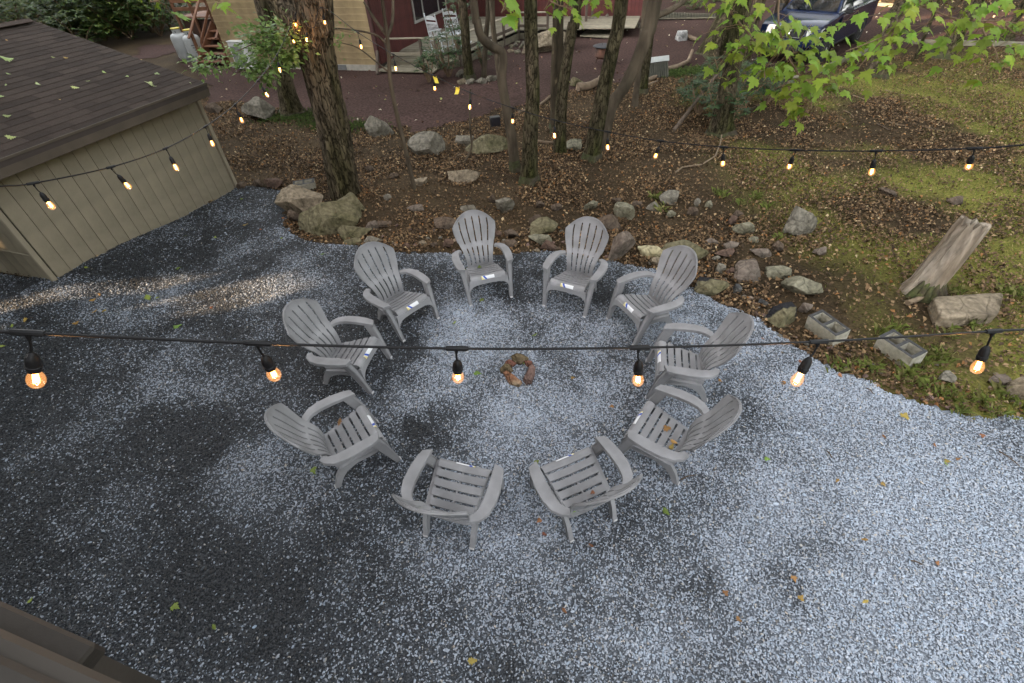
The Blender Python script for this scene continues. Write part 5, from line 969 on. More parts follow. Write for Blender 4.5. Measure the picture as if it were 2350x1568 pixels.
def tree(pts, wpx, label, m=m_bark_d, name='tree', top=9.5, crown=2.6, n=26, rings=64, flare=1.5, Y=None, group=None, ridge=.09, limbs=(), wtop=None, crown_n=1500, seed=0, lean=None):
    """pts = trunk centre line in the picture, foot first; wpx its width there; the trunk keeps the distance of its foot"""
    foot = G(*pts[0]); Y = Y or foot.y; P = [foot + Vector((0, 0, -.12))] + [ay(x, y, Y) for x, y in pts[1:]]; r0 = wpx / FV * depth(foot) / 2; r1 = (wtop or wpx * .85) / FV * depth(P[-1]) / 2
    last = P[-1]; d = (P[-1] - P[-2]).normalized(); d = Vector((d.x * .35, d.y * .35, 1)).normalized(); nseen = len(P)
    if top > last.z + .5: P += [last + d * ((top - last.z) * .5), last + d * (top - last.z)]
    t_ = thing(name, label, 'tree', foot, 0, group); L_ = [p - foot for p in P]; S = spline(L_, rings); zt = S[-1].z; rs = []
    zs = last.z - foot.z
    for q in S:
        f = min(1, max(0, q.z / max(zs, .1))); r = r0 * (1 - f) + r1 * f; r *= 1 - .55 * max(0, (q.z - zs) / max(.1, zt - zs)) if q.z > zs else 1; r *= 1 + (flare - 1) * math.exp(-max(0, q.z + .02) / (.32 * max(.35, r0 / .2))); rs.append(r)
    ph = rng.uniform(0, 50, 3); nz = np.array([q.z for q in S])[:, None]; aa = (np.arange(n) * 2 * np.pi / n)[None, :]; fq = max(1.6, min(4.2, r0 * 17))
    Pn = np.stack([np.cos(aa) * fq + ph[0] + nz * .25, np.sin(aa) * fq + ph[1] + 0 * nz, nz * 2.3 + ph[2] + 0 * aa], -1); rid = 1 - np.abs(2 * fbm(Pn, 3, 71) - 1) * 1.6
    jit = 1 + ridge * 1.5 * (rid - .45) + (fbm(Pn * .35, 2, 5) - .5) * .30 + np.exp(-np.maximum(nz, 0) / .4) * .22 * np.sin(4 * aa + ph[0]) * (flare > 1.2)
    MB().tube(S, rs, n, jit=jit).build('trunk', m, t_, 65)
    if flare > 1.2:
        S2 = [q for q in S if q.z < .34]
        if len(S2) > 2: MB().tube(S2, [rs[i] * (1.03 - .10 * i / len(S2)) + .004 for i in range(len(S2))], n, cap=False, jit=jit[:len(S2)]).build('mossy_foot', m_mossfoot, t_, 65)
    for (lp, w0, w1, dY) in limbs:
        LP = [ay(x, y, Y + dY * i / max(1, len(lp) - 1)) - foot for i, (x, y) in enumerate(lp)]; dd = depth(LP[0] + foot); e = LP[-1] + (LP[-1] - LP[-2]).normalized() * .0; SS = spline(LP, 14); MB().tube(SS, [(w0 + (w1 - w0) * i / (len(SS) - 1)) / FV * dd / 2 for i in range(len(SS))], 9).build('limb', m, t_, 65)
    if crown:
        c = L_[-1] + Vector((0, 0, -.6)); q = rng.normal(size=(crown_n, 3)); q /= np.linalg.norm(q, axis=1, keepdims=True); q *= (rng.uniform(.15, 1, (crown_n, 1)) ** .45) * np.array([crown, crown, crown * .62]); q += np.array(c); fx = np.array(foot)
        q = q[(q[:, 2] + foot.z > 4.6)]; q = q[clear_beams(q + fx)]
        if len(q):
            V, F, T = leaf_cloud(q, rng.uniform(.22, .42, len(q)), .8, .8, tones(len(q), CROWN_COL, (1, 1, 1))); link('crown', np_mesh('crown', V, F, m_leafc, T), t_)
        br = MB()
        for k_ in range(5):
            a = rng.uniform(0, 6.28); e = c + Vector((math.cos(a), math.sin(a), rng.uniform(-.1, .5))) * crown * .75; br.tube([L_[-2], (L_[-2] + e) / 2 + Vector((0, 0, .3)), e], [.07, .05, .02], 6)
        br.build('branches', m, t_)
    return t_
tree([(793, 447), (785, 400), (768, 300), (745, 200), (723, 100), (712, 40), (716, 0)], 57, 'largest trunk, rough brown bark glowing under two string bulbs', m_bark, top=11, crown=3.6, n=60, rings=170, flare=1.12, ridge=.11, limbs=[([(700, 75), (672, 40), (640, 5), (615, -40)], 62, 46, .3)], wtop=84, crown_n=2200)
tree([(672, 262), (656, 205), (640, 140), (615, 60), (598, 0)], 38, 'second rough trunk beside the pale grey boulder, behind the beech spray', m_bark, top=11, crown=3.2, flare=1.6)
tree([(951, 436), (936, 370), (912, 270), (896, 190), (892, 130), (888, 80)], 10, 'thin crooked sapling rising in front of the yellow clapboard wing', m_bark_l, 'sapling', top=4.6, crown=0, n=9, flare=1.2, ridge=.03, limbs=[([(890, 85), (870, 60), (850, 30), (835, 5)], 9, 5, .3), ([(889, 85), (900, 50), (902, 0)], 8, 6, .2), ([(886, 100), (860, 80), (800, 68), (762, 66)], 6, 2, .4), ([(896, 170), (860, 140), (820, 110), (780, 98)], 4, 1.5, .3)])
tree([(1184, 392), (1172, 310), (1158, 230), (1151, 180), (1154, 140), (1150, 118), (1125, 105), (1103, 82), (1094, 45), (1086, 0)], 22, 'crooked trunk with a sharp elbow bend beside the floodlight', m_bark_l, top=9, crown=2.4, n=16, flare=1.25, ridge=.05)
tree([(1150, 196), (1143, 150), (1136, 100), (1130, 50), (1128, 0)], 13, 'slim straight trunk rising behind the elbow-bent tree', m_bark_l, top=8, crown=2, n=10, flare=1.2)
tree([(1077, 182), (1070, 120), (1066, 60), (1060, 0)], 21, 'ramp-side trunk with a ring of stones at its foot', m_bark_d, top=9, crown=2.8, n=14, flare=1.5)
tree([(1108, 178), (1112, 130), (1116, 70), (1119, 0)], 12, 'slender trunk just beside the stone-ringed ramp trunk', m_bark_l, top=8, crown=2, n=10, flare=1.2)
tree([(1212, 418), (1216, 320), (1223, 220), (1220, 110), (1217, 0)], 33, 'straight mossy trunk in the middle of the clump', m_bark_d, top=10.5, crown=3.0, n=24, rings=60, flare=1.3)
tree([(1279, 298), (1278, 200), (1279, 100), (1281, 0)], 28, 'straight twin trunk with flaking pale bark', m_bark_f, top=10.5, crown=3.0, n=24, rings=60, flare=1.5)
tree([(1284, 350), (1288, 240), (1302, 130), (1314, 60), (1325, 0)], 27, 'mossy twin trunk crossing in front of the flaking one', m_bark_d, top=10.5, crown=2.8, n=22, rings=60, flare=1.2)
tree([(1357, 366), (1365, 316), (1384, 211), (1407, 105), (1426, 0)], 33, 'leaning mossy trunk paired with the forked tree', m_bark_d, top=10.5, crown=3.2, n=24, rings=60, flare=1.25)
tree([(1380, 345), (1390, 300), (1406, 237), (1434, 196), (1465, 130), (1482, 80), (1502, 0)], 22, 'forked tree curving away with a side limb', m_bark_l, top=10, crown=3.0, n=18, rings=60, flare=1.1, wtop=30, limbs=[([(1481, 82), (1500, 42), (1535, 25), (1570, 2), (1600, -30)], 17, 10, .6)])
tree([(1471, 214), (1480, 150), (1490, 80), (1497, 0)], 22, 'trunk standing behind the forked tree near the ribbed panel', m_bark_d, top=9.5, crown=2.6, n=14)
tree([(1456, 246), (1461, 190), (1470, 110), (1478, 30)], 14, 'slim bare trunk foot between the forked tree and the one behind it', m_bark_l, top=8, crown=0, n=10, flare=1.1)
tree([(1222, 84), (1224, 40), (1225, 0)], 17, 'trunk standing on the porch side of the huge flat-topped boulder', m_bark_l, top=10, crown=2.4, n=12, flare=1.2)
tree([(1640, 126), (1652, 80), (1672, 40), (1694, 0)], 46, 'stout mossy trunk at the edge of the red yard beside the pickup', m_bark_d, top=11, crown=3.6, n=22, flare=1.6)
tree([(1700, 150), (1712, 100), (1730, 40), (1742, 0)], 28, 'brown trunk between the stout mossy trunk and the pickup', m_bark, top=10, crown=3, n=16)
tree([(1772, 112), (1780, 70), (1790, 30), (1796, 0)], 28, 'brown trunk right in front of the pickup grille', m_bark, top=10, crown=3, n=16)
tree([(1655, 308), (1662, 250), (1672, 190), (1684, 130), (1690, 90)], 38, 'dark decaying trunk rising out of the rhododendron', m_bark_d, top=5.0, crown=0, n=18, flare=1.5)
tree([(2008, 174), (2020, 130), (2036, 80), (2055, 30), (2072, 0)], 34, 'trunk with knotty base between the pickup and the leaning trunks', m_bark, top=10.5, crown=3.2, n=20, flare=1.6)
tree([(2158, 130), (2185, 92), (2212, 45), (2235, 0)], 32, 'leaning trunk with mossy foot at the kerb of the drive', m_bark, top=10.5, crown=3.2, n=18, flare=1.7)
tree([(2100, 138), (2116, 95), (2138, 44), (2150, 10)], 8, 'thin dark leaning sapling beside the drive', m_bark_d, 'sapling', top=4.4, crown=0, n=8, flare=1.1)
tree([(2310, 100), (2325, 60), (2345, 20)], 18, 'slim trunk standing at the far end of the timber kerb', m_bark_d, top=9, crown=2.4, n=10)
tree([(2235, 20), (2245, 0)], 20, 'trunk on the leafy bank beyond the drive', m_bark_d, top=10, crown=3.0, n=10)
for x, y in ((20, 60), (160, 30), (250, 18), (330, 45)): tree([(x, y), (x - 12, y - 40)], 12, 'slim dark trunk inside the rhododendron thicket', m_bark_d, top=9, crown=2.8, n=9, group='trunks in the rhododendron thicket')
tree([(1058, 372), (1081, 340), (1079, 300), (1077, 240), (1079, 205)], 5, 'spindly twisted sapling beside the rounded grey boulder', m_bark_l, 'sapling', top=1.8, crown=0, n=7, flare=1.1)
# the house the view is taken from, added unseen behind the viewpoint to block sun and skylight
hm = thing('house', 'unseen brown sided house added behind the viewpoint to block light', 'house', (-6.0, -1.6, 0)); m_hs = rnd_mat('brown_lap_siding', lin(.16, .125, .09), .8, .06, scale=3)
MB().box((0, -4.0, 3.0), (9.8, 7.9, 6.2)).build('wall', m_hs, hm); lap = MB().box((0, 0, 0), (9.84, .02, .22), Matrix.Rotation(R(5), 3, 'X'), .003).mesh('lap_board', m_hs)
for k_ in range(30): link('lap_board', lap, hm, (0, -.04, .1 + k_ * .2))
MB().prism([(.6, 6.0), (-8.6, 6.0), (-4.0, 8.3)], lambda y, z: Vector((-5.3, y, z)), lambda y, z: Vector((5.3, y, z))).build('roof', m_sh, hm)
for x in (-3.2, 0, 3.0): wn = MB().box((x, .0, 4.3), (1.3, .06, 1.3)).build('window', m_wf, hm); MB().box((x, .036, 4.3), (1.15, .02, 1.15)).build('pane', m_gl, wn)
MB().box((0, .55, 2.14), (9.8, 1.2, .12)).build('deck_floor', m_hs, hm)
# unseen trees added on the sunset side, far side and overhead to block light
def added_shade_tree(x, y, h, r, n, label, zlo=.6, ls=(.3, .55)):
    t_ = thing('added_shade_tree', label, 'tree', (x, y, 0), 0, 'unseen trees added around the gravel to shade it'); MB().tube([(0, 0, -.1), (.1, .05, h * .4), (0, 0, h * .8)], [.22, .17, .08], 10).build('trunk', m_bark, t_, 60)
    q = rng.normal(size=(n, 3)); q /= np.linalg.norm(q, axis=1, keepdims=True); q *= rng.uniform(.2, 1, (n, 1)) ** .4 * np.array([r, r, (h - zlo) / 2]); q += np.array([0, 0, (h + zlo) / 2]); q = q[clear_beams(q + np.array([x, y, 0]))]; V, F, T = leaf_cloud(q, rng.uniform(*ls, len(q)), .85, .9, tones(len(q), CROWN_COL, (1, 1, 1))); link('crown', np_mesh('crown', V, F, m_leafc, T), t_)
A2 = Vector((SUN_AZ.y * -1, SUN_AZ.x, 0))
for i in range(15):
    pp = -30 + i * 2.55; q = SUN_AZ * (12.5 + 4 * (i % 2) + (3 if pp > -6 else 0)) + Vector((-SUN_AZ.y, SUN_AZ.x, 0)) * pp
    added_shade_tree(q.x, q.y, 10.5 + (i * 7 % 3) * .6, 3.0, 4300, 'unseen leafy tree added on the sunset side to block low sun', zlo=.2)
for i in range(8):
    pp = -28 + i * 4.6; q = SUN_AZ * 21 + Vector((-SUN_AZ.y, SUN_AZ.x, 0)) * pp; added_shade_tree(q.x, q.y, 12, 3.4, 3000, 'unseen leafy tree added on the sunset side to block low sun', zlo=.2)
nf = 0
for rad_ in (34, 40):
    for i in range(26):
        a = R(-38 + i * 9.0 + (4 if rad_ == 40 else 0)); q = Vector((math.cos(a) * rad_ * (.8 if math.cos(a) > 0 else .85), 4 + math.sin(a) * rad_, 0)); px, py = pix(q + Vector((0, 0, .0)))
        if depth(q) > 0 and -80 < px < 2430 and py > -25: continue
        added_shade_tree(q.x, q.y, 13 + i % 3, 4.4, 1500, 'unseen distant tree added to block horizon light', zlo=.2, ls=(.55, .95)); nf += 1
print('far trees', nf)
for x, y, z, r, n in ((-5.5, 1.5, 9, 3.4, 2200), (-7.5, 5.5, 9.5, 3.4, 1800), (-4.0, -3.0, 9, 3.2, 2000)): added_shade_tree(x, y, z + 3, r, n, 'unseen tall tree added to shade the gravel from above', zlo=z - 3.0)
# ================================================================ FOLIAGE
HALF = [(.10, -.05), (.34, -.12), (.31, .03), (.53, .15), (.40, .23), (.47, .41), (.29, .37), (.19, .42), (.23, .64), (.13, .63)]
def leaf_mesh(name, half, m, droop=.28, fold=.18, tip=(0, 1.0), twist=0.0):
    ol = [(0, 0)] + half + [tip] + [(-x, y) for x, y in half[::-1]]; c = (0, .34); V = []
    def zz(x, y): return -droop * (y - .2) ** 2 * (1 if y > .2 else .3) - .5 * fold * abs(x) * 1.6 + fold * .2 + twist * x * y
    V = [(c[0], c[1], zz(*c))] + [(x, y, zz(x, y)) for x, y in ol]; n = len(ol); F = [(0, 1 + i, 1 + (i + 1) % n) for i in range(n)]
    V += [(0, -.38, -.04), (.012, 0, zz(0, 0)), (-.012, 0, zz(0, 0))]; F.append((n + 1, n + 2, n + 3)); return MB().add(V, [f[::-1] for f in F]).mesh(name, m)
m_maple = leafmat('maple_leaf_green', lin(.20, .29, .036), 'object', .48, .5)
MAPLE = [leaf_mesh('leaf', [(x * (1 + .08 * math.sin(i * 3 + k)), y + .03 * math.cos(i * 5 + k)) for i, (x, y) in enumerate(HALF)], m_maple, .22 + .12 * k, .12 + .08 * k, twist=.2 * (k - 1.5)) for k in range(4)]
m_twig = mat('twig_bark', lin(.15, .10, .06), .85, .3, 20)
def maple(label, twigs, leaves, size, group=None, spread_d=.25):
    """twigs: lists of (x, y, depth); leaves: (count, twig index, from, to, pixel spread)"""
    P0 = pd(*twigs[0][0]); t_ = thing('maple_branch', label, 'branch', P0, 0, group); mb = MB(); S = []
    for tw in twigs:
        s_ = spline([pd(*q) - P0 for q in tw], 20); S.append(s_); mb.tube(s_, [.011 - .008 * i / len(s_) for i in range(len(s_))], 6)
    mb.build('twig', m_twig, t_); st_ = MB()
    for (cnt, ti, f0, f1, sp) in leaves:
        for _ in range(cnt):
            u = random.uniform(f0, f1); q = S[ti][min(len(S[ti]) - 1, int(u * (len(S[ti]) - 1)))]; d = depth(q + P0); sx, sy = random.gauss(0, sp * .5), random.gauss(0, sp * .4)
            off = RT * (sx / FV * d) + DN * (sy / FV * d) + FWD * random.gauss(0, spread_d); p = q + off; sc_ = size * random.uniform(.72, 1.15)
            o = link('leaf', random.choice(MAPLE), t_, p); hv = Vector((off.x, off.y, 0)); hv = hv.normalized() if hv.length > .01 else Vector((random.uniform(-1, 1), -1, 0)).normalized()
            hv = (hv + Vector((random.gauss(0, .5), random.gauss(0, .5) - .35, 0))).normalized(); tipd = (hv + Vector((0, 0, -random.uniform(.25, 1.0)))).normalized(); nrm = Vector((random.gauss(0, .25), random.gauss(0, .25) - .25, 1)); nrm = (nrm - tipd * nrm.dot(tipd)).normalized(); xx = tipd.cross(nrm)
            o.rotation_euler = Matrix((xx, tipd, nrm)).transposed().to_euler(); o.scale = (sc_, sc_, sc_)
            if random.random() < .5: st_.tube([q, (q + p) / 2 + Vector((0, 0, .02)), p - tipd * sc_ * .3], [.004, .003, .002], 4)
    st_.build('leaf_stems', m_twig, t_); return t_
D = 4.7
maple('long leafy maple branch hanging down in front of the pickup', [[(1795, -60, D), (1786, 10, D), (1788, 70, D), (1805, 125, D), (1835, 175, D), (1858, 215, D), (1862, 250, D)], [(1690, -60, D), (1668, 10, D), (1690, 45, D), (1725, 90, D), (1750, 140, D), (1755, 185, D)], [(1788, 70, D), (1740, 95, D), (1700, 110, D), (1660, 120, D)], [(1805, 125, D), (1840, 120, D), (1870, 130, D)]],
      [(18, 0, .05, .5, 46), (40, 0, .42, .75, 66), (42, 0, .66, .95, 42), (11, 0, .88, 1, 20), (18, 1, .02, .35, 46), (28, 1, .35, .8, 56), (14, 1, .75, 1, 34), (24, 2, .2, 1, 32), (22, 3, .2, 1, 36)], .126)
maple('maple branch drooping over the trunk with the knotty base', [[(2110, -60, D), (2092, 0, D), (2065, 50, D), (2035, 80, D), (1990, 100, D), (1940, 118, D)], [(2065, 50, D), (2045, 85, D), (2050, 120, D), (2060, 135, D)], [(2035, 80, D), (1995, 125, D), (1970, 155, D)]], [(20, 0, .12, .5, 50), (24, 0, .45, .98, 40), (20, 1, .2, 1, 40), (12, 2, .5, 1, 28)], .122)
maple('maple branch reaching over the leaning trunk beside the drive', [[(2075, -30, D), (2110, 10, D), (2150, 28, D), (2190, 43, D), (2245, 48, D), (2300, 50, D), (2380, 60, D)], [(2245, 48, D), (2262, 85, D), (2285, 120, D), (2292, 160, D)], [(2200, 45, D), (2185, 80, D), (2160, 92, D)], [(2300, 50, D), (2325, 75, D), (2348, 82, D)]], [(20, 0, .05, .5, 40), (28, 0, .45, 1, 50), (28, 1, .1, .75, 46), (8, 1, .7, 1, 24), (14, 2, .2, 1, 40), (14, 3, .2, 1, 38)], .122)
maple('sprig of five large bright maple leaves in front of the porch', [[(1172, -80, 2.3), (1165, -20, 2.3), (1158, 15, 2.3), (1150, 30, 2.3)]], [(2, 0, .55, .75, 60), (3, 0, .85, 1, 42)], .105, spread_d=.04)
maple('few maple leaves dangling above the propane tanks', [[(395, -60, 3.1), (385, -20, 3.1), (365, 0, 3.1), (345, 5, 3.1)], [(470, -50, 3.1), (490, -5, 3.1), (505, 3, 3.1)]], [(8, 0, .5, 1, 46), (3, 1, .7, 1, 20)], .115, spread_d=.08)
maple('small maple sprig dangling before the twin trunks', [[(1230, -60, 4.6), (1250, -10, 4.6), (1280, 12, 4.6), (1315, 20, 4.6)]], [(15, 0, .4, 1, 42)], .115, spread_d=.1)
maple('maple sprig peeping in above the fire pit', [[(1540, -60, 4.6), (1410, -25, 4.6), (1380, 0, 4.6), (1350, 5, 4.6)], [(1640, -60, 4.6), (1640, -10, 4.6), (1600, -5, 4.6)]], [(9, 0, .5, 1, 34), (9, 1, .5, 1, 34)], .115, spread_d=.1)
# beech spray
def spray(label, paths, dpt, cnt, lsz, cols, name='beech_branch', wid=.05, sp=22, aspect=.55):
    P0 = pd(*paths[0][0], dpt); t_ = thing(name, label, 'branch', P0); mb = MB(); Q = []; X = []
    for pth in paths:
        s_ = spline([pd(x, y, dpt) - P0 for x, y in pth], 30); mb.tube(s_, [.012 - .010 * i / len(s_) for i in range(len(s_))], 5)
        for _ in range(cnt):
            u = random.uniform(.08, 1); i = int(u * (len(s_) - 1)); q = s_[i]; k_ = sp * (1.15 - .8 * u) ; off = RT * random.gauss(0, k_ / FV * dpt) + DN * random.gauss(0, k_ * .75 / FV * dpt) + FWD * random.gauss(0, .12); Q.append(q + off); X.append(off + (s_[min(i + 1, len(s_) - 1)] - q) * .5 + Vector((0, 0, -.02)))
    mb.build('twig', m_twig, t_); Q = np.array(Q); X = np.array(X) * 8 + rng.normal(0, .3, (len(Q), 3)); n = len(Q); a = X / np.linalg.norm(X, axis=1, keepdims=True); a[:, 2] *= .5; a /= np.linalg.norm(a, axis=1, keepdims=True)
    b = np.cross(np.array([[0, 0, 1.0]]) + rng.normal(0, .35, (n, 3)), a); b /= np.linalg.norm(b, axis=1, keepdims=True); c = np.cross(a, b); L_ = (lsz * rng.uniform(.7, 1.2, n))[:, None]; w_ = L_ * aspect / 2
    V = np.stack([Q, Q + a * L_ * .45 + b * w_ + c * L_ * .06, Q + a * L_ - c * L_ * .12, Q + a * L_ * .45 - b * w_ + c * L_ * .06, Q + a * L_ * .5], 1).reshape(-1, 3); o = np.arange(n)[:, None] * 5
    F = np.concatenate([o + np.array([f]) for f in ([0, 4, 1], [4, 2, 1], [0, 3, 4], [4, 3, 2])], 0); T = np.repeat(tones(n, cols, [1] * len(cols)), 5, 0); f_ = link('foliage', np_mesh('foliage', V, F, leafmat('small_leaf', lin(1, 1, 1), trans=.35), T), t_); f_['kind'] = 'stuff'; return t_
GR = [(.17, .26, .08), (.12, .20, .055), (.21, .30, .10)]
spray('beech spray of small pale green leaves hanging in front of the white outdoor unit', [[(700, 85), (650, 82), (590, 98), (530, 125), (480, 145), (442, 158)], [(690, 70), (650, 66), (600, 78), (560, 95)], [(660, 95), (640, 130), (615, 160), (590, 182)], [(640, 90), (610, 118), (580, 140), (560, 160)], [(680, 90), (665, 115), (655, 135)]], 7.2, 300, .105, GR, sp=21)
spray('sparse green twig growing off the largest trunk towards the clapboard', [[(735, 75), (760, 68), (790, 72), (815, 78)], [(740, 95), (765, 100), (790, 92)]], 7.4, 45, .07, GR, 'trunk_twig', sp=14)
def rhodo(c, r, h, nw, label, group=None, lsz=.12, cols=((.035, .065, .02), (.05, .09, .03), (.025, .05, .016)), stems=6, zlo=.25, name='rhododendron'):
    t_ = thing(name, label, 'shrub', c, 0, group); sm_ = MB()
    for k_ in range(stems): a = random.uniform(0, 6.28); e = Vector((math.cos(a) * r * .7, math.sin(a) * r * .7, h * random.uniform(.6, .95))); sm_.tube([(0, 0, -.05), e * .5 + Vector((random.uniform(-.1, .1), random.uniform(-.1, .1), .1)), e], [.03, .02, .008], 5)
    sm_.build('stems', m_twig, t_, 60)
    q = rng.normal(size=(nw, 3)); q /= np.linalg.norm(q, axis=1, keepdims=True); lump = .65 + .6 * fbm(q * 2.1 + c.x * 3.3, 2, 61)[:, None]; q *= rng.uniform(.35, 1, (nw, 1)) ** .4 * lump; q = q * np.array([r, r, (h - zlo) / 2]) + np.array([0, 0, (h + zlo) / 2]); k = 7; W_ = np.repeat(q, k, 0); n = len(W_)
    a0 = np.tile(np.arange(k) * 2 * np.pi / k, nw) + np.repeat(rng.uniform(0, 6.28, nw), k); X = np.stack([np.cos(a0), np.sin(a0), rng.uniform(-.55, .25, n)], -1); X /= np.linalg.norm(X, axis=1, keepdims=True); L_ = (lsz * rng.uniform(.7, 1.15, n))[:, None]; b = np.cross(np.array([[0, 0, 1.0]]) + rng.normal(0, .15, (n, 3)), X); b /= np.linalg.norm(b, axis=1, keepdims=True); w_ = L_ * .17
    V = np.stack([W_, W_ + X * L_ * .5 + b * w_, W_ + X * L_, W_ + X * L_ * .5 - b * w_], 1).reshape(-1, 3); o = np.arange(n)[:, None] * 4; F = o + np.array([[0, 1, 2, 3]]); T = np.repeat(tones(n, cols, [1] * len(cols)), 4, 0)
    f_ = link('foliage', np_mesh('foliage', V, F[:, ::-1], leafmat('rhodo_leaf', lin(1, 1, 1), trans=.2, rough=.5), T), t_); f_['kind'] = 'stuff'; return t_
rhodo(gv(1030, 178), .75, 1.35, 95, 'glossy rhododendron growing up against the ramp rail', lsz=.17); rhodo(gv(1062, 150), .55, 2.0, 60, 'taller loose rhododendron between the rocking chairs and the stone-ringed trunk', lsz=.16, zlo=.9); rhodo(gv(985, 190), .45, .9, 40, 'low glossy rhododendron spreading beside the ramp foot', lsz=.16); rhodo(gv(1110, 165), .35, .9, 26, 'small glossy shrub at the slender ramp-side trunk', lsz=.15)
for i, (x, y, r, h, nw) in enumerate(((1600, 262, .60, .75, 70), (1650, 300, .55, 1.0, 75), (1700, 255, .70, 1.1, 110), (1755, 238, .55, .75, 60), (1640, 215, .55, .95, 70), (1580, 225, .35, .6, 30))): rhodo(G(x, y), r, h, nw, 'dark low rhododendron around the decaying trunk', 'rhododendrons around the decaying trunk', lsz=.14, cols=((.03, .055, .02), (.045, .075, .028), (.022, .045, .016)))
for i in range(44):
    vx, vy = random.uniform(-30, 400), random.uniform(14, 118)
    if vy > 128 - .10 * vx and vx > 250: vy -= 30
    p = gv(vx, vy)
    rhodo(Vector((p.x, p.y, 0)), random.uniform(1.3, 1.9) * (1 if p.y < 26 else 1.4), random.uniform(1.5, 2.5) * (1 if p.y < 26 else 1.3), 260, 'tall rhododendron in the thicket behind the shed roof', 'rhododendron thicket behind the shed', lsz=.20 if p.y < 26 else .28, cols=((.035, .06, .014), (.05, .09, .02), (.022, .042, .01), (.10, .13, .025)), zlo=.1)
for x, y in ((1560, 10), (1590, 22), (1640, 5)): rhodo(gv(x, y), .55, .6, 70, 'low feathery juniper beside the narrow plank walk', 'junipers in the far yard', lsz=.12, cols=((.10, .16, .05), (.07, .12, .04)), zlo=.02, name='juniper')
for i in range(10): rhodo(Vector((random.uniform(17, 34), random.uniform(28, 36), 0)), 1.5, 2.6, 150, 'woodland shrub beyond the drive', 'shrubs beyond the drive', lsz=.25)
# ================================================================ STRING LIGHTS
m_blk = mat('black_rubber', lin(.007, .007, .008), .5, .05, spec=.22)
def emis(name, col, st):
    m = bpy.data.materials.new(name); m.use_nodes = True; N = m.node_tree.nodes; e = N.new('ShaderNodeEmission'); e.inputs[0].default_value = col; e.inputs[1].default_value = st; m.node_tree.links.new(e.outputs[0], N['Material Output'].inputs[0]); return m
m_fil = emis('lit_filament', lin(1.0, .36, .055), 4.5)
def bulb_glass():
    m = bpy.data.materials.new('bulb_glass'); m.use_nodes = True; N = m.node_tree.nodes; L = m.node_tree.links; tr = N.new('ShaderNodeBsdfTransparent'); tr.inputs[0].default_value = lin(1, .93, .84); gl = N.new('ShaderNodeBsdfGlossy'); gl.inputs['Roughness'].default_value = .06; lw = N.new('ShaderNodeLayerWeight'); lw.inputs[0].default_value = .35
    em_ = N.new('ShaderNodeEmission'); em_.inputs[0].default_value = lin(1, .42, .12); em_.inputs[1].default_value = .05; a = N.new('ShaderNodeAddShader'); L.new(tr.outputs[0], a.inputs[0]); L.new(em_.outputs[0], a.inputs[1]); b = N.new('ShaderNodeMixShader'); mm_ = N.new('ShaderNodeMath'); mm_.operation = 'MULTIPLY'; mm_.inputs[1].default_value = .35; L.new(lw.outputs['Facing'], mm_.inputs[0]); L.new(mm_.outputs[0], b.inputs[0]); L.new(a.outputs[0], b.inputs[1]); L.new(gl.outputs[0], b.inputs[2]); L.new(b.outputs[0], N['Material Output'].inputs[0]); return m
m_bg = bulb_glass()
CON = MB().tube([(-.042, 0, 0), (-.036, 0, 0), (.036, 0, 0), (.042, 0, 0)], [.0085, .0105, .0105, .0085], 8); CON.tube([(0, 0, 0), (0, 0, -.025)], [.0105, .006], 8); CON_ME = CON.mesh('connector', m_blk, 40)
SOC_ME = MB().lathe([(.004, .0), (.009, -.004), (.016, -.016), (.0195, -.03), (.0195, -.052), (.0215, -.054), (.0215, -.062), (.0195, -.064), (.019, -.074), (.0, -.074)], 16).mesh('socket', m_blk, 35)
GLS_ME = MB().lathe([(.0125, -.072), (.015, -.082), (.0215, -.096), (.0245, -.110), (.0235, -.123), (.018, -.135), (.009, -.1415), (0, -.143)], 18).mesh('bulb', m_bg, 60)
FI = MB(); 
for k_ in range(4): a = k_ * 1.571; FI.tube([(.004 * math.cos(a), .004 * math.sin(a), -.082), (.0065 * math.cos(a), .0065 * math.sin(a), -.122)], .0042, 6)
FIL_ME = FI.mesh('filament', m_fil)
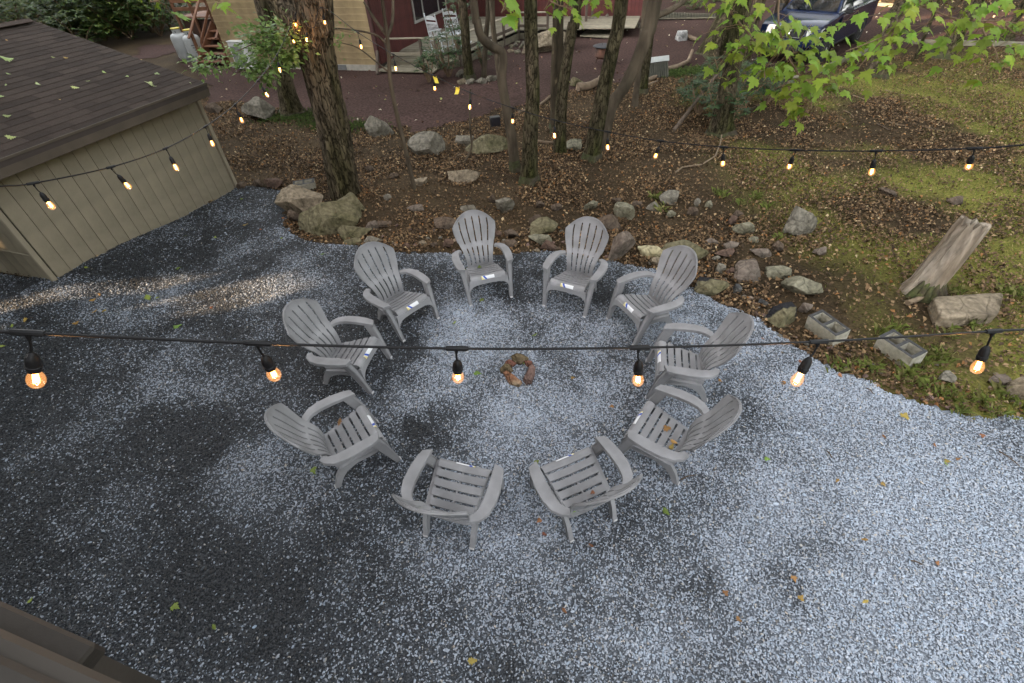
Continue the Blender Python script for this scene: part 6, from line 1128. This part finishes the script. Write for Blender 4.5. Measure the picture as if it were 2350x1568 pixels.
def string(label, pts, bulbs, ext=(), tags=()):
    """pts = cable path (x, y, depth); bulbs = (x, y, depth, tip x, tip y)"""
    P0 = pd(*pts[0]); t_ = thing('string_light', label, 'string light', P0, 0, 'festoon strings over the gravel'); cab = [pd(*p) for p in pts]; S = []
    Q = spline(cab, 12 * len(cab))
    MB().tube([q - P0 for q in Q], .0043 if depth(Q[len(Q) // 2]) < 2.5 else .0046, 7).build('cable', m_blk, t_, 60)
    for (x, y, d, tx, ty) in bulbs:
        A = pd(x, y, d); i = min(range(len(Q)), key=lambda j: (Q[j] - A).length); A = Q[i]; tan = (Q[min(i + 1, len(Q) - 1)] - Q[max(i - 1, 0)]).normalized()
        best = min((abs((pd(tx, ty, dd) - A).length - .180) - .10 * (A.z - pd(tx, ty, dd).z), dd) for dd in np.arange(d - .22, d + .25, .01)); tip = pd(tx, ty, best[1]); ax = (A - tip).normalized(); sag = A - tan.cross(ax).normalized() * 0
        o = link('connector', CON_ME, t_, A - P0); z_ = Vector((0, 0, 1)); z_ = (ax - tan * ax.dot(tan)).normalized(); yy = z_.cross(tan); o.rotation_euler = Matrix((tan, yy, z_)).transposed().to_euler(); o.scale = (.84,) * 3
        top_ = tip + ax * .120; g0 = A - P0 + z_ * -.02; g1 = top_ - P0; MB().tube(spline([g0, g0.lerp(g1, .45) + z_ * -.008, g1], 8), .0034, 6).build('lead', m_blk, t_)
        x_ = ax.cross(Vector((.3, .9, .1))).normalized(); rot = Matrix((x_, ax.cross(x_), ax)).transposed().to_euler(); s_ = link('socket', SOC_ME, t_, top_ - P0); s_.rotation_euler = rot; s_.scale = (.84,) * 3
        link('bulb', GLS_ME, s_); link('filament', FIL_ME, s_); ld = bpy.data.lights.new('bulb_light', 'POINT'); ld.energy = .55; ld.color = (1, .50, .17); ld.shadow_soft_size = .012; lo = bpy.data.objects.new('bulb_light', ld); C.objects.link(lo); lo.parent = s_; lo.location = (0, 0, -.105)
    for (x, y, d, dx, dy, rot) in tags:
        A = pd(x, y, d) - P0; b = MB(); u = RT; v = DN; w_, h_ = .045, .085; V = []
        for k_ in range(6): f = k_ / 5; c = A + v * (h_ * f) + u * (dx * f) + FWD * (.03 * math.sin(f * 3.0)); V += [c - u * w_ / 2, c + u * w_ / 2, c - u * w_ / 2 + FWD * .001, c + u * w_ / 2 + FWD * .001]
        b.add(V, [(k_ * 4, k_ * 4 + 1, k_ * 4 + 5, k_ * 4 + 4) for k_ in range(5)] + [(k_ * 4 + 3, k_ * 4 + 2, k_ * 4 + 6, k_ * 4 + 7) for k_ in range(5)]).build('warning_tag', mat('yellow_tag', lin(.62, .50, .06), .5, .1, 10), t_)
    return t_
string('foreground string of lit clear bulbs slung right over the chair ring', [(-900, 700, 1.0), (-140, 752, 1.13), (62, 764, 1.2), (590, 788, 1.35), (1048, 800, 1.5), (1467, 798, 1.6), (1878, 784, 1.65), (2280, 760, 1.74), (2480, 745, 1.8), (3300, 670, 2.1)],
       [(62, 764, 1.2, 86, 888), (590, 788, 1.35, 634, 870), (1048, 800, 1.5, 1051, 875), (1467, 798, 1.6, 1463, 884), (1878, 784, 1.65, 1821, 886), (2280, 760, 1.74, 2236, 857)])
string('string of lit bulbs running along the shed wall up to the largest trunk', [(-900, 470, 1.9), (-160, 440, 2.55), (0, 428, 2.85), (76, 421, 3.0), (254, 384, 3.4), (380, 341, 3.9), (471, 291, 4.4), (539, 241, 4.95), (592, 185, 5.5), (635, 127, 6.1), (660, 75, 6.55), (678, 32, 6.9), (690, 5, 7.0)],
       [(76, 421, 3.0, 124, 481), (254, 384, 3.4, 300, 434), (380, 341, 3.9, 408, 393), (471, 291, 4.4, 490, 337), (539, 241, 4.95, 557, 283), (592, 185, 5.5, 616, 224), (635, 127, 6.1, 643, 167), (662, 72, 6.6, 676, 100), (678, 32, 6.9, 678, 62)])
string('string of lit bulbs from the largest trunk out across the wood', [(690, 20, 6.95), (704, 55, 6.85), (722, 62, 6.8), (739, 18, 6.7), (821, 75, 6.4), (902, 125, 6.05), (994, 174, 5.75), (1081, 214, 5.45), (1176, 248, 5.1), (1272, 276, 4.8), (1394, 303, 4.45), (1516, 324, 4.15), (1660, 338, 3.8), (1824, 345, 3.45), (2010, 347, 3.1), (2235, 341, 2.75), (2349, 333, 2.6), (2520, 318, 2.4), (3300, 240, 1.9)],
       [(704, 55, 6.85, 703, 97), (739, 18, 6.7, 746, 58), (821, 75, 6.4, 830, 114), (902, 125, 6.05, 909, 164), (994, 174, 5.75, 998, 209), (1081, 214, 5.45, 1077, 252), (1176, 248, 5.1, 1176, 284), (1272, 276, 4.8, 1272, 319), (1394, 303, 4.45, 1394, 345), (1516, 324, 4.15, 1502, 364), (1660, 338, 3.8, 1658, 382), (1824, 345, 3.45, 1809, 388), (2010, 347, 3.1, 1998, 403), (2235, 341, 2.75, 2221, 388)],
       tags=[(997, 175, 5.74, .03, 0, 0), (1050, 200, 5.56, -.02, 0, 0)])
# ================================================================ FALLEN LEAVES ON THE GRAVEL, CHAIRS AND ROOF
OAK = [(.05, .05), (.16, .16), (.08, .24), (.26, .36), (.12, .44), (.36, .58), (.16, .64), (.27, .80), (.10, .84)]
FM = {'g': leafmat('fallen_green', lin(.18, .25, .055), 'object', .2, .5), 'y': leafmat('fallen_yellow', lin(.40, .27, .08), 'object', .2, .6), 'o': leafmat('fallen_orange', lin(.26, .15, .06), 'object', .15, .6), 'b': leafmat('fallen_brown', lin(.20, .10, .05), 'object', .1, .7), 'l': leafmat('fallen_pale_green', lin(.36, .42, .16), 'object', .2, .5)}
FME = {k: [leaf_mesh('fallen_leaf', h_, m, -.2 * j, .25, twist=.3 * j) for j, h_ in ((1, OAK), (-1, HALF), (2, OAK))] for k, m in FM.items()}
LBL = {'g': 'green lobed leaf lying on the gravel', 'y': 'yellow lobed leaf lying on the gravel', 'o': 'small orange-brown leaf lying on the gravel', 'b': 'small dark brown leaf lying on the gravel', 'l': 'pale green lobed leaf lying on the shed roof'}
def fallen(P, k, sz, label, group, nrm=Vector((0, 0, 1)), j=None):
    o = link('fallen_leaf', FME[k][random.randrange(3) if j is None else j], None, P); a = random.uniform(0, 6.28); t1 = Vector((math.cos(a), math.sin(a), 0)); n = (nrm + Vector((random.gauss(0, .12), random.gauss(0, .12), 0))).normalized(); t1 = (t1 - n * t1.dot(n)).normalized(); o.rotation_euler = Matrix((t1.cross(n), t1, n)).transposed().to_euler(); o.scale = (sz,) * 3; return tag(o, label, 'leaf', group)
GL = [('g', 1103, 690, 14), ('g', 1040, 747, 11), ('g', 1220, 775, 15), ('g', 1090, 858, 18), ('g', 1305, 668, 7), ('g', 719, 1078, 20), ('g', 1535, 1186, 22), ('g', 1228, 1065, 10), ('g', 1753, 1055, 9), ('g', 2163, 1062, 9), ('g', 495, 545, 13), ('g', 422, 546, 8), ('g', 413, 752, 20), ('g', 345, 692, 24), ('g', 365, 686, 10), ('g', 400, 1392, 20), ('g', 80, 1372, 14), ('g', 498, 1447, 12), ('g', 16, 797, 12), ('g', 30, 755, 12), ('g', 205, 617, 10), ('g', 652, 549, 8), ('g', 745, 584, 10), ('g', 555, 458, 8), ('g', 1060, 620, 8), ('g', 1200, 832, 12), ('g', 410, 617, 12),
      ('y', 558, 520, 16), ('y', 2073, 962, 24), ('y', 183, 740, 16), ('y', 213, 722, 14), ('y', 240, 715, 12), ('y', 60, 742, 18), ('y', 1096, 1517, 24), ('y', 1975, 1386, 14), ('y', 1833, 1378, 10), ('y', 1655, 880, 9), ('y', 50, 760, 18), ('y', 2165, 1060, 8), ('y', 1972, 1240, 7),
      ('o', 1745, 778, 11), ('o', 1690, 755, 10), ('o', 1790, 810, 11), ('o', 2120, 915, 12), ('o', 2125, 928, 10), ('o', 1930, 870, 14), ('o', 1310, 870, 8), ('o', 1406, 1110 - 175, 7), ('o', 1818, 1325, 12), ('o', 1660, 1365, 8), ('o', 2140, 1020, 9), ('o', 2200, 1055, 8), ('o', 222, 688, 16), ('o', 232, 682, 14), ('o', 655, 503, 8), ('o', 1240, 1195, 7), ('o', 1800, 880, 9), ('o', 2030, 1010, 8), ('o', 2150, 1290, 8), ('o', 1700, 1430, 8), ('o', 870, 712, 8), ('o', 2020, 1110, 8), ('o', 70, 735, 16), ('o', 1915, 1110, 7),
      ('b', 1255, 1232, 9), ('b', 1350, 1250, 9), ('b', 1034, 877, 8), ('b', 1790, 885, 10), ('b', 1840, 835, 9), ('b', 484, 710, 8), ('b', 2250, 1000, 9), ('b', 1300, 1410, 8), ('b', 600, 530, 7)]
for k, x, y, s_ in GL:
    P = G(x, y) + Vector((0, 0, .022)); fallen(P, k, max(.05, s_ / FV * depth(P) * 1.0), LBL[k], {'g': 'green leaves on the gravel', 'y': 'yellow leaves on the gravel', 'o': 'orange-brown leaves on the gravel', 'b': 'dark leaves on the gravel'}[k])
for x, y, s_, k in ((33, 139, 26, 'l'), (128, 136, 8, 'l'), (158, 137, 9, 'y'), (85, 193, 15, 'l'), (184, 206, 16, 'l'), (27, 175, 9, 'l'), (348, 192, 26, 'l'), (350, 200, 10, 'l'), (361, 174, 11, 'l'), (13, 226, 18, 'l'), (28, 269, 15, 'l'), (40, 319, 19, 'l'), (15, 201, 7, 'l'), (198, 190, 9, 'l'), (245, 172, 9, 'l'), (437, 193, 8, 'l'), (20, 98, 7, 'y'), (325, 140, 6, 'y'), (140, 232, 5, 'y'), (295, 178, 6, 'l')):
    # meet the roof plane
    n_ = (sd.cross(Vector((0, 0, 0)) + (sn * math.cos(sl) + Vector((0, 0, math.sin(sl)))))).normalized(); n_ = n_ if n_.z > 0 else -n_; p0 = ec; r_ = ray(x, y); o0 = Vector((0, 0, CAM_H)); t_ = (p0 - o0).dot(n_) / r_.dot(n_); P = o0 + r_ * t_ + n_ * .022
    fallen(P, k, max(.05, s_ / FV * t_ * 1.0), LBL['l'] if k == 'l' else 'tiny yellow leaf lying on the shed roof', 'leaves on the shed roof' if k == 'l' else 'yellow leaves on the shed roof', n_)
def on_chair(k, lx, ly, z, c, sz, lb): M = Matrix.Rotation(CHO[k].rotation_euler.z, 3, 'Z'); fallen(CHO[k].location + M @ Vector((lx, ly, z)), c, sz, lb, None)
on_chair('A', .02, -.165, .275, 'g', .10, 'green leaf curled at the back of a chair seat'); on_chair('J', .06, -.02, .315, 'y', .085, 'yellow leaf on the chair seat nearest its middle'); on_chair('J', -.05, -.11, .295, 'y', .075, 'lobed yellow leaf near the backrest of that seat, on the sitter side'); on_chair('J', -.02, -.14, .290, 'y', .07, 'folded yellow leaf pressed against the backrest foot'); on_chair('H', .08, -.10, .300, 'b', .04, 'tiny red-brown leaf on a bare chair seat'); on_chair('H', -.16, -.19, .300, 'g', .08, 'green leaf caught between seat and backrest of a chair'); on_chair('F', -.17, -.02, .325, 'b', .08, 'curled brown leaf on the edge of a chair seat')
for x0_, y0_, x1_, y1_ in ((2287, 1040, 2335, 1075), (1985, 895 + 0, 2000, 908), (2085, 1290, 2110, 1300), (1895, 1000 + 40, 1905, 1055), (1560, 1105, 1590, 1095)):
    log([(x0_, y0_), ((x0_ + x1_) / 2, (y0_ + y1_) / 2 - 3), (x1_, y1_)], .006, 'small dark twig lying on the pale gravel', 'twig', MATS['dark_branch'], 'twigs on the gravel', 5, zl=[5, 5, 5])
# ================================================================ DECK RAIL AT THE VIEWPOINT
m_dr = mat('brown_painted_rail', lin(.024, .020, .016), .7, .2, 5, bump=.1)
dr = thing('deck_rail', 'brown painted deck rail end jutting into the corner of the view', 'rail', pd(100, 1480, 1.05))
o0 = pd(100, 1480, 1.05)
A = pd(-160, 1345, 1.10) - o0; B_ = pd(215, 1512, 1.10) - o0; MB().bar(A, B_ , .05, .085, .008, up=-ray(100, 1440)).build('fascia_rail', m_dr, dr)
A = pd(-160, 1420, 1.0) - o0; B_ = pd(330, 1640, 1.0) - o0; MB().bar(A, B_, .06, .05, .012, up=-ray(100, 1500)).build('moulding', mat('brown_rail_light', lin(.033, .027, .021), .6, .2, 5), dr)
A = pd(-160, 1475, .96) - o0; B_ = pd(260, 1665, .96) - o0; MB().bar(A, B_, .05, .04, .012, up=-ray(100, 1550)).build('moulding', m_dr, dr)
A = pd(-160, 1545, .94) - o0; B_ = pd(200, 1720, .94) - o0; MB().bar(A, B_, .08, .03, .012, up=-ray(100, 1580)).build('cap', MATS['brown_rail_light'], dr)
q = pd(-160, 1420, 1.02) - o0; MB().box((q.x, q.y, -o0.z / 2 - .1), (.1, .1, o0.z - .1)).build('post', m_dr, dr)
